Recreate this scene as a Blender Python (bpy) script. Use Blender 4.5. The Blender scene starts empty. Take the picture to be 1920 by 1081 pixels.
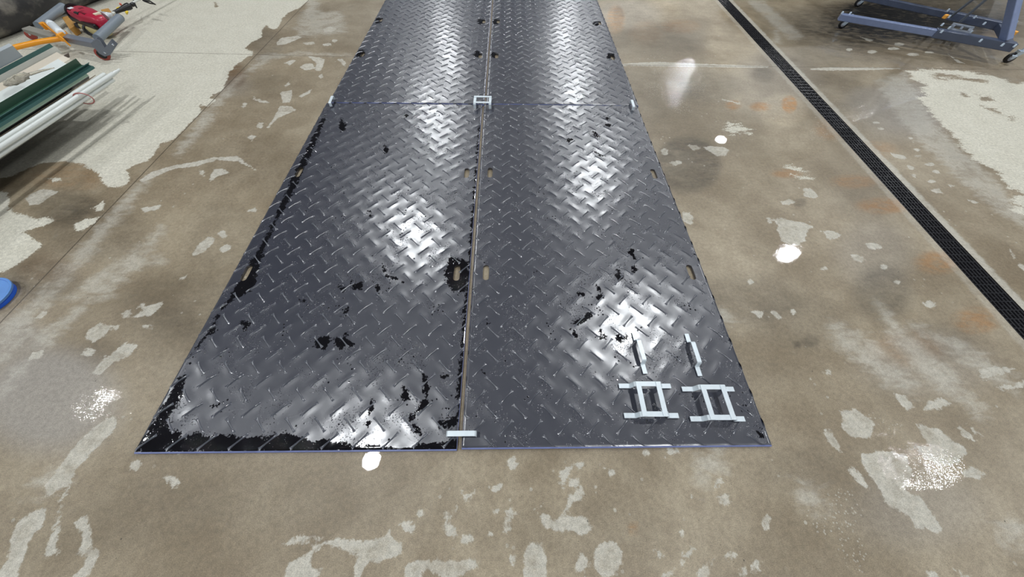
import bpy, math, random
import numpy as np
from mathutils import Vector, Matrix
random.seed(7); rng = np.random.RandomState(11)
scn = bpy.context.scene
COL = scn.collection
D = bpy.data

# ------------------------------------------------------------------ camera
F_PX, YAW, PITCH, ROLL = 586.04, -0.0335, 1.0215, 0.0278
CAM = np.array([0.1811, -0.1018, 1.3503])
def cam_axes():
    cy, sy, cp, sp = math.cos(YAW), math.sin(YAW), math.cos(PITCH), math.sin(PITCH)
    f = np.array([-sy*cp, cy*cp, -sp]); r = np.array([cy, sy, 0.]); u = np.cross(r, f)
    c, s = math.cos(ROLL), math.sin(ROLL)
    return c*r+s*u, -s*r+c*u, f
RX, UP, FW = cam_axes()
cd = D.cameras.new('camera'); cam = D.objects.new('camera', cd); COL.objects.link(cam)
cd.sensor_width = 36.0; cd.lens = F_PX*36.0/1920.0; cd.clip_start = 0.02; cd.clip_end = 200
M4 = Matrix(((RX[0], UP[0], -FW[0], CAM[0]), (RX[1], UP[1], -FW[1], CAM[1]), (RX[2], UP[2], -FW[2], CAM[2]), (0, 0, 0, 1)))
cam.matrix_world = M4
scn.camera = cam

def at(px, py, z=0.0):
    """point of the place at height z that the photograph shows at a pixel"""
    d = RX*((px-960)/F_PX) - UP*((py-540.5)/F_PX) + FW
    t = (z-CAM[2])/d[2]
    p = CAM+t*d
    return np.array([p[0], p[1], z])

# ------------------------------------------------------------------ world, exposure
w = D.worlds.new('world'); scn.world = w; w.use_nodes = True
bg = w.node_tree.nodes['Background']
bg.inputs[0].default_value = (0.80, 0.88, 1.0, 1); bg.inputs[1].default_value = 0.30
vs = scn.view_settings
scn.display_settings.display_device = 'sRGB'
vs.view_transform = 'Standard'; vs.look = 'None'; vs.gamma = 1.0; vs.exposure = 0.0; vs.use_curve_mapping = False
LAMP_W = 132.0

# ------------------------------------------------------------------ helpers
def tag(o, label=None, cat=None, group=None, kind=None):
    if label: o['label'] = label
    if cat: o['category'] = cat
    if group: o['group'] = group
    if kind: o['kind'] = kind
    return o

def empty(name, loc, label, cat, group=None):
    o = D.objects.new(name, None); COL.objects.link(o)
    o.location = [float(a) for a in loc]; o.empty_display_size = 0.05
    return tag(o, label, cat, group)

def copy_tree(o, parent=None):
    c = o.copy(); COL.objects.link(c); c.parent = parent
    for ch in [x for x in D.objects if x.parent == o]:
        copy_tree(ch, c)
    return c

class MB:
    def __init__(s): s.v = []; s.f = []; s.m = []
    def add(s, vs_, fs, m=0):
        b = len(s.v); s.v += [tuple(map(float, p)) for p in vs_]
        s.f += [tuple(i+b for i in f) for f in fs]; s.m += [m]*len(fs)
        return s
    def box(s, c, size, rot=None, m=0):
        c = np.array(c, float); hx, hy, hz = [a/2 for a in size]
        P = [np.array((x, y, z)) for z in (-hz, hz) for (x, y) in ((-hx, -hy), (hx, -hy), (hx, hy), (-hx, hy))]
        if rot is not None:
            R = np.array(rot) if not isinstance(rot, (int, float)) else np.array([[math.cos(rot), -math.sin(rot), 0], [math.sin(rot), math.cos(rot), 0], [0, 0, 1]])
            P = [R@p for p in P]
        return s.add([c+p for p in P], [(3, 2, 1, 0), (4, 5, 6, 7), (0, 1, 5, 4), (1, 2, 6, 5), (2, 3, 7, 6), (3, 0, 4, 7)], m)
    def bar(s, a, b, wdt, hgt, up=(0, 0, 1), m=0):
        a, b = np.array(a, float), np.array(b, float); d = b-a; L = np.linalg.norm(d); d /= L
        up = np.array(up, float); x = np.cross(d, up); x /= np.linalg.norm(x); u = np.cross(x, d)
        return s.box((a+b)/2, (wdt, L, hgt), np.array([x, d, u]).T, m)
    def tube(s, path, r, n=16, cap=True, m=0):
        path = [np.array(p, float) for p in path]; k = len(path)
        rr = r if hasattr(r, '__len__') else [r]*k
        vs_, fs = [], []; ref = None
        for i, p in enumerate(path):
            d = path[min(i+1, k-1)]-path[max(i-1, 0)]; d /= np.linalg.norm(d)+1e-12
            if ref is None: ref = np.array([0, 0, 1.]) if abs(d[2]) < .9 else np.array([1., 0, 0])
            x = np.cross(d, ref); x /= np.linalg.norm(x); y = np.cross(x, d); ref = y
            for j in range(n):
                t = 2*math.pi*j/n; vs_.append(p+rr[i]*(math.cos(t)*x+math.sin(t)*y))
        for i in range(k-1):
            for j in range(n):
                fs.append((i*n+j, i*n+(j+1) % n, (i+1)*n+(j+1) % n, (i+1)*n+j))
        if cap:
            fs.append(tuple(range(n))[::-1]); fs.append(tuple((k-1)*n+j for j in range(n)))
        return s.add(vs_, fs, m)
    def lathe(s, o, axis, prof, n=28, m=0):
        """prof: (distance along axis, radius)"""
        axis = np.array(axis, float); axis /= np.linalg.norm(axis); o = np.array(o, float)
        ref = np.array([0, 0, 1.]) if abs(axis[2]) < .9 else np.array([1., 0, 0])
        x = np.cross(axis, ref); x /= np.linalg.norm(x); y = np.cross(axis, x)
        vs_, fs = [], []
        for (h, r) in prof:
            for j in range(n):
                t = 2*math.pi*j/n; vs_.append(o+axis*h+max(r, 1e-4)*(math.cos(t)*x+math.sin(t)*y))
        for i in range(len(prof)-1):
            for j in range(n):
                fs.append((i*n+j, (i+1)*n+j, (i+1)*n+(j+1) % n, i*n+(j+1) % n))
        fs.append(tuple(range(n))); fs.append(tuple((len(prof)-1)*n+j for j in range(n))[::-1])
        return s.add(vs_, fs, m)
    def prism(s, poly, o, ex, ey, ez, th, m=0):
        """poly in the (ex, ey) plane through o, thickness th along ez"""
        o, ex, ey, ez = [np.array(a, float) for a in (o, ex, ey, ez)]; n = len(poly)
        vs_ = [o+ex*a+ey*b for a, b in poly]+[o+ex*a+ey*b+ez*th for a, b in poly]
        fs = [tuple(range(n))[::-1], tuple(range(n, 2*n))]+[(i, (i+1) % n, n+(i+1) % n, n+i) for i in range(n)]
        return s.add(vs_, fs, m)
    def ell(s, c, r, rot=None, n=20, k=12, m=0, power=1.0):
        c = np.array(c, float); vs_, fs = [], []
        sg = lambda a: math.copysign(abs(a)**power, a)
        for i in range(k+1):
            ph = -math.pi/2+math.pi*i/k
            for j in range(n):
                t = 2*math.pi*j/n
                p = np.array([r[0]*sg(math.cos(ph))*sg(math.cos(t)), r[1]*sg(math.cos(ph))*sg(math.sin(t)), r[2]*sg(math.sin(ph))])
                if rot is not None: p = np.array(rot)@p
                vs_.append(c+p)
        for i in range(k):
            for j in range(n): fs.append((i*n+j, i*n+(j+1) % n, (i+1)*n+(j+1) % n, (i+1)*n+j))
        return s.add(vs_, fs, m)
    def build(s, name, mats, parent=None, smooth=False, bevel=0, seg=2, angle=40, fix=True):
        me = D.meshes.new(name)
        v = np.array(s.v)
        if parent is not None: v = v-np.array(parent_origin(parent))
        me.from_pydata(v.tolist(), [], s.f)
        if not isinstance(mats, (list, tuple)): mats = [mats]
        for m in mats: me.materials.append(m)
        me.polygons.foreach_set('material_index', s.m)
        if fix:
            import bmesh
            bm = bmesh.new(); bm.from_mesh(me); bmesh.ops.recalc_face_normals(bm, faces=bm.faces); bm.to_mesh(me); bm.free()
        if smooth:
            me.polygons.foreach_set('use_smooth', [True]*len(me.polygons))
            me.set_sharp_from_angle(angle=math.radians(angle))
        me.update()
        o = D.objects.new(name, me); COL.objects.link(o); o.parent = parent
        if bevel:
            b = o.modifiers.new('bevel', 'BEVEL'); b.width = bevel; b.segments = seg; b.limit_method = 'ANGLE'; b.angle_limit = math.radians(35)
        return o
def parent_origin(p):
    o = np.zeros(3)
    while p is not None:
        o = o+np.array(p.location); p = p.parent
    return o

# node helper
class NT:
    def __init__(s, name):
        s.mat = D.materials.new(name); s.mat.use_nodes = True; s.t = s.mat.node_tree
        s.b = s.t.nodes['Principled BSDF']
    def n(s, typ, **kw):
        nd = s.t.nodes.new(typ)
        for k, v in kw.items():
            if k.startswith('_'): setattr(nd, k[1:], v)
        return nd
    def set(s, nd, i, v):
        if hasattr(v, 'is_output') or isinstance(v, bpy.types.NodeSocket): s.t.links.new(v, nd.inputs[i])
        else: nd.inputs[i].default_value = v
    def math(s, op, a, b=0.0, c=None, clamp=False):
        nd = s.n('ShaderNodeMath', _operation=op, _use_clamp=clamp); s.set(nd, 0, a); s.set(nd, 1, b)
        if c is not None: s.set(nd, 2, c)
        return nd.outputs[0]
    def noise(s, scale, detail=4, rough=.55, vec=None, dist=0):
        nd = s.n('ShaderNodeTexNoise'); s.set(nd, 'Scale', scale); s.set(nd, 'Detail', detail); s.set(nd, 'Roughness', rough); s.set(nd, 'Distortion', dist)
        s.set(nd, 'Vector', vec if vec is not None else s.pos()); return nd.outputs[0]
    def pos(s):
        if not hasattr(s, '_p'): s._p = s.n('ShaderNodeTexCoord').outputs['Object']
        return s._p
    def attr(s, name):
        nd = s.n('ShaderNodeAttribute', _attribute_name=name); return nd.outputs['Fac']
    def vor(s, scale, feature='F1', out='Distance', vec=None, rand=1.0):
        nd = s.n('ShaderNodeTexVoronoi', _feature=feature); s.set(nd, 'Scale', scale); s.set(nd, 'Randomness', rand)
        s.set(nd, 'Vector', vec if vec is not None else s.pos()); return nd.outputs[out]
    def step(s, x, lo, hi, a=0.0, b=1.0):
        nd = s.n('ShaderNodeMapRange', _interpolation_type='SMOOTHSTEP'); s.set(nd, 0, x); s.set(nd, 1, lo); s.set(nd, 2, hi); s.set(nd, 3, a); s.set(nd, 4, b); return nd.outputs[0]
    def lin(s, x, lo, hi, a=0.0, b=1.0):
        nd = s.n('ShaderNodeMapRange'); s.set(nd, 0, x); s.set(nd, 1, lo); s.set(nd, 2, hi); s.set(nd, 3, a); s.set(nd, 4, b); return nd.outputs[0]
    def mix(s, f, a, b, mode='MIX'):
        nd = s.n('ShaderNodeMix', _data_type='RGBA', _blend_type=mode); s.set(nd, 0, f)
        for i, v in ((6, a), (7, b)): s.set(nd, i, v if not isinstance(v, tuple) else (*v, 1) if len(v) == 3 else v)
        return nd.outputs[2]
    def bump(s, h, strength, dist, normal=None):
        nd = s.n('ShaderNodeBump'); s.set(nd, 'Height', h); s.set(nd, 'Strength', strength); s.set(nd, 'Distance', dist)
        if normal is not None: s.set(nd, 'Normal', normal)
        return nd.outputs[0]
    def out(s, **kw):
        for k, v in kw.items():
            if isinstance(v, tuple) and len(v) == 3: v = (*v, 1)
            s.set(s.b, k.replace('_', ' '), v)
        return s.mat
def srgb(r, g, b):
    f = lambda c: (c/255/12.92) if c/255 <= .04045 else ((c/255+.055)/1.055)**2.4
    return (f(r), f(g), f(b))

def mat_simple(name, col, rough=.5, metal=0.0, var=.12, scale=14, spec=.5, bump=0.0):
    t = NT(name)
    n = t.noise(scale, 5)
    c = t.mix(n, tuple(a*(1-var) for a in col), tuple(min(1, a*(1+var)) for a in col))
    kw = dict(Base_Color=c, Roughness=t.lin(n, .3, .7, rough*.85, min(1, rough*1.15)), Metallic=metal)
    if bump: kw['Normal'] = t.bump(t.noise(scale*12, 3), bump, .001)
    t.set(t.b, 'Specular IOR Level', spec)
    return t.out(**kw)

# ------------------------------------------------------------------ floor
DRX = lambda y: 2.615+0.0185*y            # left edge of the drain
DRW = 0.135
exec_polys = {}
CREAM = [  # dry cream concrete
 [(579,-60),(580,0),(563,14),(541,24),(531,33),(523,50),(516,56),(505,53),(499,47),(491,58),(491,69),(472,80),(460,90),(472,96),(476,104),(466,105),(447,119),(430,136),(424,154),(420,165),(405,177),(398,176),(396,184),(404,187),(389,200),(375,197),(372,203),(380,208),(326,261),(301,267),(289,290),(277,302),(252,308),(238,320),(244,338),(228,351),(204,351),(191,340),(179,322),(151,308),(122,302),(81,305),(74,307),(20,330),(-60,345),(-300,345),(-500,-60)],
 [(-60,360),(0,358),(16,363),(18,393),(41,400),(65,408),(98,408),(102,416),(73,426),(43,434),(61,444),(77,461),(57,481),(8,509),(-60,520)],
 [(90,334),(114,332),(116,338),(98,340)],[(136,422),(159,410),(189,406),(175,418),(157,432),(143,432)],[(173,389),(195,375),(197,383),(191,397)],
 [(1700,134),(1729,130),(1791,130),(1863,142),(1881,148),(1900,156),(1925,153),(2100,160),(2100,430),(1940,410),(1895,392),(1907,363),(1884,345),(1868,322),(1848,312),(1824,296),(1804,275),(1786,252),(1765,234),(1755,221),(1734,198),(1723,180),(1739,161),(1713,148)],
 [(1351,230),(1367,230),(1387,233),(1405,243),(1406,247),(1383,249),(1370,250),(1360,245),(1358,237)],
 [(1477,313),(1497,315),(1512,322),(1493,322)],[(1482,326),(1502,332),(1517,327),(1520,335),(1503,333)],
]
HOLES = [[(1739,139),(1755,137),(1791,141),(1817,145),(1853,151),(1843,155),(1817,150),(1778,145),(1749,145)],[(1800,174),(1824,182),(1809,183)],
 [(1832,178),(1853,181),(1868,190),(1843,190)],[(1889,221),(1905,220),(1918,226),(1900,227)],[(1835,199),(1856,203),(1876,211),(1856,208)],
 [(402,3),(410,12),(403,14)]]
def E(x, y, rx, ry): return [(x+rx*math.cos(t*math.pi/5), y+ry*math.sin(t*math.pi/5)) for t in range(10)]
DAMP = [  # half dry, pale grey
 [(48,371),(65,359),(81,354),(108,359),(98,367),(77,381),(57,384)],
 [(261,338),(285,322),(326,310),(362,304),(395,296),(444,292),(480,318),(444,302),(407,300),(366,312),(326,316),(293,330),(269,342)],
 [(370,316),(383,322),(385,332),(377,326)],[(391,340),(401,318),(415,316),(432,324),(407,330),(397,340)],[(263,389),(301,385),(299,391),(271,398)],[(318,383),(330,385),(324,389)],
 
 [(360,477),(371,459),(391,444),(405,446),(391,465),(371,478)],[(407,440),(417,431),(430,440),(419,446)],[(411,467),(425,457),(434,461),(428,471),(417,473)],[(464,395),(480,389),(480,398)],
 [(336,522),(352,513),(354,517),(340,525)],[(226,587),(244,581),(248,591),(236,597)],[(248,595),(273,575),(305,564),(301,575),(285,591),(265,593)],[(258,573),(273,566),(265,581)],
 [(265,611),(281,607),(285,615),(271,617)],[(157,628),(175,611),(222,611),(222,619),(204,615),(195,632),(163,636)],
 [(53,676),(63,659),(84,656),(77,671)],
 [(63,596),(82,582),(92,584),(72,601)],[(159,627),(183,606),(200,608),(193,632),(173,644)],E(167,660,12,7),[(173,700),(193,673),(212,661),(236,642),(258,647),(241,668),(212,680),(188,700)],
 [(84,912),(111,873),(145,830),(183,796),(212,779),(222,784),(207,815),(164,854),(145,878),(130,907),(118,946),(113,974),(106,1023),(116,1032),(101,1042),(84,1040),(99,994),(108,955),(118,907),(111,917),(84,933)],
 [(17,1025),(29,984),(58,960),(87,948),(82,979),(58,1008),(43,1042),(29,1100),(-20,1100),(19,1042)],
 [(137,979),(159,965),(173,994),(171,1023),(188,1037),(178,1056),(140,1100),(115,1100),(159,1056),(164,1042),(149,1037),(159,1008)],
 [(241,873),(255,859),(270,873),(255,883)],[(301,890),(328,895),(340,909),(328,914)],
 [(606,54),(619,50),(633,54),(619,60),(608,60)],
 [(519,80),(527,71),(558,67),(565,71),(547,78),(535,83),(519,85)],[(566,80),(588,78),(591,83),(575,84)],[(622,74),(634,74),(630,79),(624,79)],[(605,83),(619,80),(622,85),(608,86)],
 
 [(574,104),(591,107),(608,110),(608,117),(602,132),(591,132),(594,119),(585,111)],[(562,126),(572,119),(585,119),(591,128),(574,132)],[(533,118),(547,112),(556,113),(544,122)],[(633,111),(641,110),(649,119),(647,125)],
 E(602,143,4,4),
 [(526,172),(547,169),(548,178),(544,192),(530,192),(527,180)],[(516,214),(527,197),(547,200),(555,207),(535,215),(519,222),(505,239),(498,241),(513,222)],[(474,180),(483,185),(506,192),(499,194),(485,191),(476,186)],
 [(452,200),(458,192),(463,193),(458,203)],[(560,180),(583,168),(581,174),(566,182)],[(533,161),(544,151),(544,157),(535,164)],[(481,239),(484,230),(494,230),(491,239)],[(463,257),(472,253),(480,255),(472,264)],
 
 [(528,1020),(550,1007),(587,1004),(619,1009),(681,1015),(712,1009),(731,995),(737,1007),(753,1020),(750,1039),(728,1045),(700,1054),(691,1051),(681,1067),(666,1100),(664,1070),(672,1045),(644,1032),(619,1020),(587,1015),(550,1021)],
 [(528,1100),(541,1054),(575,1039),(587,1023),(597,1026),(578,1048),(587,1067),(612,1068),(600,1076),(575,1100)],
 [(758,1070),(759,1057),(794,1050),(837,1051),(900,1050),(903,1054),(881,1070),(837,1090),(820,1075),(805,1066),(790,1072),(790,1100),(759,1100)],[(981,1110),(981,1040),(993,1018),(1015,1022),(1025,1045),(1025,1110)],
 [(753,981),(762,975),(778,989),(775,1001),(766,998)],[(831,982),(837,978),(858,998),(856,1011),(837,1004)],E(878,1011,13,8),[(868,920),(878,928),(891,917),(887,929),(878,940),(869,929)],[(920,917),(944,904),(945,914),(937,921)],
 E(961,868,10,11),E(956,962,12,7),[(903,1004),(919,998),(933,1006),(916,1011)],[(941,973),(962,981),(953,1000),(942,995)],E(961,1051,6,10),E(787,961,5,6),E(836,965,8,5),E(859,953,6,6),E(931,956,5,6),
 [(1046,907),(1049,890),(1057,881),(1062,872),(1075,882),(1076,887),(1065,886),(1059,895),(1059,912),(1051,915)],E(1076,904,11,8),[(1075,864),(1086,869),(1094,865),(1096,871),(1085,879)],
 [(1124,865),(1135,876),(1150,880),(1154,890),(1145,890),(1135,880)],E(1210,849,6,5),E(1262,845,11,7),
 [(1332,907),(1345,897),(1356,901),(1350,912),(1337,914)],[(1342,932),(1367,925),(1372,942),(1350,946)],
 [(1011,970),(1022,960),(1032,954),(1030,967),(1040,977),(1059,966),(1087,969),(1100,969),(1110,980),(1107,992),(1092,1005),(1080,997),(1070,992),(1050,995),(1027,990)],
 [(1060,920),(1065,930),(1075,932),(1080,917),(1092,911),(1096,920),(1092,935),(1075,939),(1062,957),(1055,957),(1067,942)],[(1006,960),(1012,942),(1019,941),(1014,950)],E(1090,1055,13,16),E(1098,1075,6,9),E(1141,1047,27,33),
 [(1225,1031),(1244,1041),(1230,1042)],[(1277,1060),(1281,1037),(1296,1039),(1282,1055),(1250,1082),(1240,1080)],E(1297,1028,5,5),[(1305,1100),(1315,1060),(1340,1040),(1342,1046),(1332,1060),(1322,1100)],
 E(1369,1042,12,6),E(1421,1047,8,4),[(1381,1065),(1390,1060),(1405,1070),(1395,1083),(1385,1083)],[(1405,1059),(1432,1066),(1432,1075),(1415,1072)],[(1429,980),(1441,961),(1445,970),(1435,995)],E(1280,1000,4,5),E(1284,973,4,4),E(1300,931,6,5),
 [(1575,770),(1604,766),(1628,783),(1641,795),(1632,819),(1604,823),(1579,803)],
 [(1616,850),(1653,844),(1698,852),(1710,893),(1694,917),(1722,930),(1747,962),(1767,991),(1759,997),(1718,987),(1702,966),(1661,946),(1653,921),(1628,889),(1618,868)],
 [(1714,793),(1763,807),(1816,846),(1783,874),(1755,868),(1726,852),(1710,836),(1743,836)],[(1673,736),(1698,742),(1714,762),(1702,770),(1690,758)],[(1732,770),(1739,754),(1767,746),(1783,758),(1755,766)],
 [(1792,803),(1804,799),(1828,824),(1808,819)],[(1812,795),(1828,803),(1850,820),(1845,822),(1822,806)],[(1545,803),(1555,805),(1579,840),(1571,844),(1555,832)],[(1586,879),(1600,874),(1616,893),(1632,919),(1612,905)],
 [(1832,701),(1853,687),(1902,689),(1893,697),(1869,705),(1840,711)],[(1869,726),(1930,711),(1930,722),(1877,732)],[(1802,885),(1824,874),(1849,885),(1840,895),(1812,895)],
 [(1783,1062),(1800,1070),(1820,1081),(1800,1080)],[(1740,1072),(1755,1070),(1765,1100),(1740,1100)],
 [(1408,583),(1418,582),(1431,583),(1430,594),(1424,596),(1416,589)],[(1443,582),(1455,582),(1466,594),(1460,599),(1450,590)],E(1487,585,4,5),[(1548,693),(1557,692),(1558,704),(1549,700)],
 [(1727,570),(1740,563),(1758,568),(1745,577)],[(1745,684),(1755,687),(1758,696),(1748,692)],
 [(1278,397),(1293,399),(1301,409),(1297,421),(1288,418),(1280,412)],[(1505,352),(1520,353),(1536,368),(1523,372),(1507,366)],[(1464,378),(1477,373),(1495,377),(1479,383),(1469,383)],[(1433,407),(1446,409),(1448,417),(1441,418)],
 [(1450,413),(1459,407),(1479,412),(1510,418),(1523,425),(1513,435),(1508,451),(1495,461),(1479,458),(1464,451),(1461,438),(1456,429),(1461,422)],[(1543,434),(1560,432),(1578,440),(1565,449),(1552,447)],
 [(1622,456),(1643,456),(1656,462),(1643,467),(1627,464)],[(1596,479),(1609,477),(1622,484),(1617,492),(1601,487)],E(1657,500,7,5),E(1545,503,7,4),E(1680,528,7,4),[(1399,526),(1410,523),(1415,530),(1404,532)],
 [(1317,275),(1333,274),(1358,276),(1368,283),(1360,292),(1343,292),(1332,285)],[(1288,271),(1307,272),(1313,278),(1300,282)],[(1253,303),(1267,301),(1278,301),(1277,307),(1263,311)],E(1246,284,7,7),
 [(1347,183),(1367,189),(1387,192),(1390,197),(1375,192),(1355,188)],
 [(1163,120),(1200,117),(1240,116),(1300,119),(1440,124),(1440,127),(1300,125),(1163,123)],
 [(1669,286),(1698,292),(1696,299),(1677,295)],[(1700,308),(1716,313),(1713,318),(1703,316)],[(1704,325),(1718,327),(1716,333)],[(1744,356),(1760,352),(1768,360),(1755,362)],[(1775,345),(1791,348),(1783,352)],E(1746,340,7,3),
 [(1813,373),(1835,378),(1830,382),(1815,377)],[(1708,278),(1726,279),(1723,284)],E(1743,308,9,3),E(1755,322,8,3),E(1722,293,6,2.5),E(1708,259,5,2),E(1643,230,6,2),E(1652,241,6,2),
 [(1893,468),(1903,479),(1903,487),(1897,479)],[(1909,491),(1925,500),(1925,512),(1912,502)],
 [(1613,69),(1639,75),(1629,78)],E(1686,83,10,3),E(1675,91,12,2.5),E(1635,97,9,3),E(1592,93,6,3),E(1712,102,12,3),[(1777,101),(1793,111),(1809,119),(1795,117)],E(1742,98,9,2),
 [(1520,128),(1560,126),(1660,127),(1700,128),(1640,131),(1560,132),(1520,131)],
]
SOFT = [[(1400,2),(1430,0),(1510,70),(1480,75)], [(1450,60),(1462,50),(1464,80),(1452,82)], [(1640,150),(1700,135),(1750,230),(1860,330),(1920,400),(1925,430),(1860,390),(1760,300),(1690,230)], [(-10,625),(60,560),(110,505),(160,450),(215,390),(262,338),(290,325),(270,350),(235,400),(200,440),(180,470),(130,530),(60,600),(20,650),(-10,670)],
 [(460,133),(463,142),(435,164),(433,180),(408,200),(397,230),(380,244),(340,290),(325,290),(380,211),(422,167),(441,147)],
 [(480,104),(513,100),(535,101),(558,97),(580,96),(591,99),(658,103),(658,106),(630,105),(574,103),(547,106),(513,110),(491,122),(477,133),(460,133),(477,117)],
 [(67,632),(111,599),(159,567),(164,574),(125,613),(92,649),(67,649)],
 [(0,726),(29,695),(51,680),(39,697),(5,738)],
 [(0,671),(29,632),(58,611),(48,627),(10,676)],
 [(580,-20),(605,-20),(599,6),(597,17),(616,26),(616,32),(591,35),(558,36),(574,14)],
 [(547,54),(555,49),(591,43),(610,43),(597,51),(574,56),(563,60)],
 [(214,511),(228,489),(261,481),(307,478),(303,493),(261,507),(228,513)],
 [(161,532),(179,520),(212,509),(212,514),(190,525)],
 [(1300,845),(1325,855),(1330,842),(1350,842),(1357,877),(1342,885),(1325,887),(1327,897),(1327,912),(1317,907),(1315,895),(1307,877),(1310,860)],
 [(1869,991),(1889,974),(1935,978),(1935,1027),(1889,1027)],
 [(1496,905),(1522,917),(1551,942),(1535,954),(1498,942)],
 [(1346,576),(1361,579),(1381,596),(1380,601),(1340,601)],
 [(60,905),(110,870),(150,850),(120,900),(80,930)],
 [(560,30),(640,20),(650,60),(560,70)],
 [(1560,600),(1640,640),(1720,720),(1700,740),(1620,690),(1560,640)],
 [(1640,560),(1700,620),(1790,700),(1850,770),(1830,780),(1740,710),(1660,630)],
 [(1700,600),(1800,640),(1900,700),(1900,730),(1800,680)],
 [(120,560),(170,520),(250,470),(300,420),(310,440),(260,500),(200,560)]]
# soft tone stains, and shade painted dark under the crane: x, y, rx, ry (px in the photo), amount, edge softness
TONE = [(1190,15,80,34,.34,.5),(1150,40,22,20,.25,.6),(1160,30,10,20,-.3,.5),(1375,70,52,62,.30,.5),(1300,12,80,26,.22,.7),(1468,205,46,30,.30,.45),(1400,165,30,30,.12,.8),(1240,100,70,30,.08,.9),(1640,140,80,24,.1,.8),(560,120,60,20,.1,.8),(1290,305,62,52,-.42,.35),(1655,545,55,50,-.38,.7),(1745,640,70,35,-.22,.8),(1400,560,100,45,-.2,.8),(1500,600,90,50,-.15,.8),(350,570,120,60,-.22,.8),
 (120,385,60,35,-.3,.6),(180,430,90,60,-.22,.7),(80,520,70,40,-.35,.7),(420,440,70,70,-.16,.8),(330,640,60,70,-.12,.9),(480,300,90,50,-.1,.9),(480,160,60,30,-.1,.9),
 (500,85,30,30,-.25,.6),(440,140,22,22,-.35,.5),(1230,75,90,35,-.25,.7),(1200,170,110,45,-.2,.8),(1330,160,60,30,-.25,.6),(1430,140,22,14,-.3,.6),(1290,240,120,50,-.08,.9),
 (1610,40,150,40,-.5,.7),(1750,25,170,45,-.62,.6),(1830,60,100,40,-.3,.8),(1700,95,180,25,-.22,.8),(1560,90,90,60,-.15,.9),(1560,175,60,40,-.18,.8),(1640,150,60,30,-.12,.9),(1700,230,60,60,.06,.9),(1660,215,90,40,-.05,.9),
 (1620,370,60,40,-.12,.8),(1450,470,200,110,.04,.9),(1560,720,220,100,.03,.9),(600,930,300,60,-.06,.9),(100,1000,150,60,-.1,.9),(300,950,120,60,-.08,.9),(1200,990,250,60,-.03,.9),(1500,880,80,40,-.12,.8),
 (1430,700,60,30,-.08,.9),(1520,640,16,12,-.3,.6),(1494,645,8,6,-.4,.5),(1500,380,12,8,-.3,.6),(190,660,40,25,-.15,.8),(60,780,120,60,-.02,.9),(330,420,90,50,.05,.9),(460,420,60,60,.04,.9),(1780,430,80,80,.04,.9),(1850,560,60,60,.05,.9),
 (640,40,70,40,-.12,.9),(20,470,60,10,-.05,.9),(1540,450,90,60,.05,.8),(1060,1000,160,60,-.05,.9),(1210,870,200,40,-.03,.9)]
RUST = [(1155,35,16,26,.6,.6),(1275,50,35,12,.5,.8),(1375,197,14,8,.9,.8),(1425,200,18,8,.9,.8),(1480,195,14,16,1.,.3),(1475,325,26,8,.7,.8),(1600,340,40,12,.6,.8),(1560,240,30,20,.5,.8),(1660,385,50,14,.9,.8),(1760,490,40,20,.8,.8),(1830,600,40,22,.8,.8),(1700,650,70,30,.4,.9),
 (440,140,20,20,.5,.7),(1187,990,8,10,.9,.7),(1640,280,40,14,.5,.8),(1870,60,30,30,.5,.9),(1210,60,30,20,.3,.9),(90,505,60,24,.2,.9),(130,330,70,25,.3,.9)]
GREY = [(90,740,130,95,1.,.7),(30,650,60,60,.7,.8),(1700,200,90,50,.8,.9),(1650,190,60,30,.6,.9),(1450,150,80,60,.4,.9),(1180,25,60,28,.5,.8),(420,160,50,20,.4,.9),(1640,470,70,60,.4,.9),(1740,680,120,60,.4,.9),(1720,950,120,70,.4,.9)]  # greyer floor; the far left blobs paint in lamp glare on the film
GRAIN = [(1730,870,90,50,.8,.8),(1640,800,60,30,.8,.7),(1560,960,60,50,.9,.8),(1600,1040,40,50,.7,.8),(1270,155,70,50,1.,.8),(1460,470,70,40,.25,.8),(1590,220,60,40,.8,.8),(1560,245,50,25,.8,.8),(1480,60,40,30,.8,.8),(1250,70,60,40,.5,.8),(200,760,80,40,.6,.8),(440,950,90,60,.5,.9)]

FILM = [(700,878,80,34,1.,.6),(1476,474,24,24,1.,.5),(1440,484,12,9,.9,.5),(1468,505,14,8,.6,.8),(1366,262,80,34,1.,.6),(1250,110,60,70,.6,.6),(1280,155,50,30,.45,.6),(1700,170,60,60,.8,.7),(1740,880,100,60,.62,.7),(1640,800,60,40,.7,.7),(1430,60,80,60,.7,.7),(1590,230,60,50,.9,.7),(210,770,50,30,.12,.7),(1560,960,60,50,.6,.7),(1500,60,90,50,.6,.8),(1700,360,20,16,.6,.7)]
def w2(p): q = at(p[0], p[1]); return q[:2]
def sdf_poly(P, X, Y):
    P = np.array(P); n = len(P); d = np.full(X.shape, 1e9); ins = np.zeros(X.shape, bool)
    for i in range(n):
        a, b = P[i], P[(i+1) % n]; e = b-a; wx, wy = X-a[0], Y-a[1]
        t = np.clip((wx*e[0]+wy*e[1])/(e@e+1e-12), 0, 1)
        d = np.minimum(d, (wx-t*e[0])**2+(wy-t*e[1])**2)
        c = (a[1] > Y) != (b[1] > Y)
        with np.errstate(divide='ignore', invalid='ignore'):
            ins ^= c & (X < (b[0]-a[0])*(Y-a[1])/(b[1]-a[1]+1e-15)+a[0])
    d = np.sqrt(d); return np.where(ins, d, -d)
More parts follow.
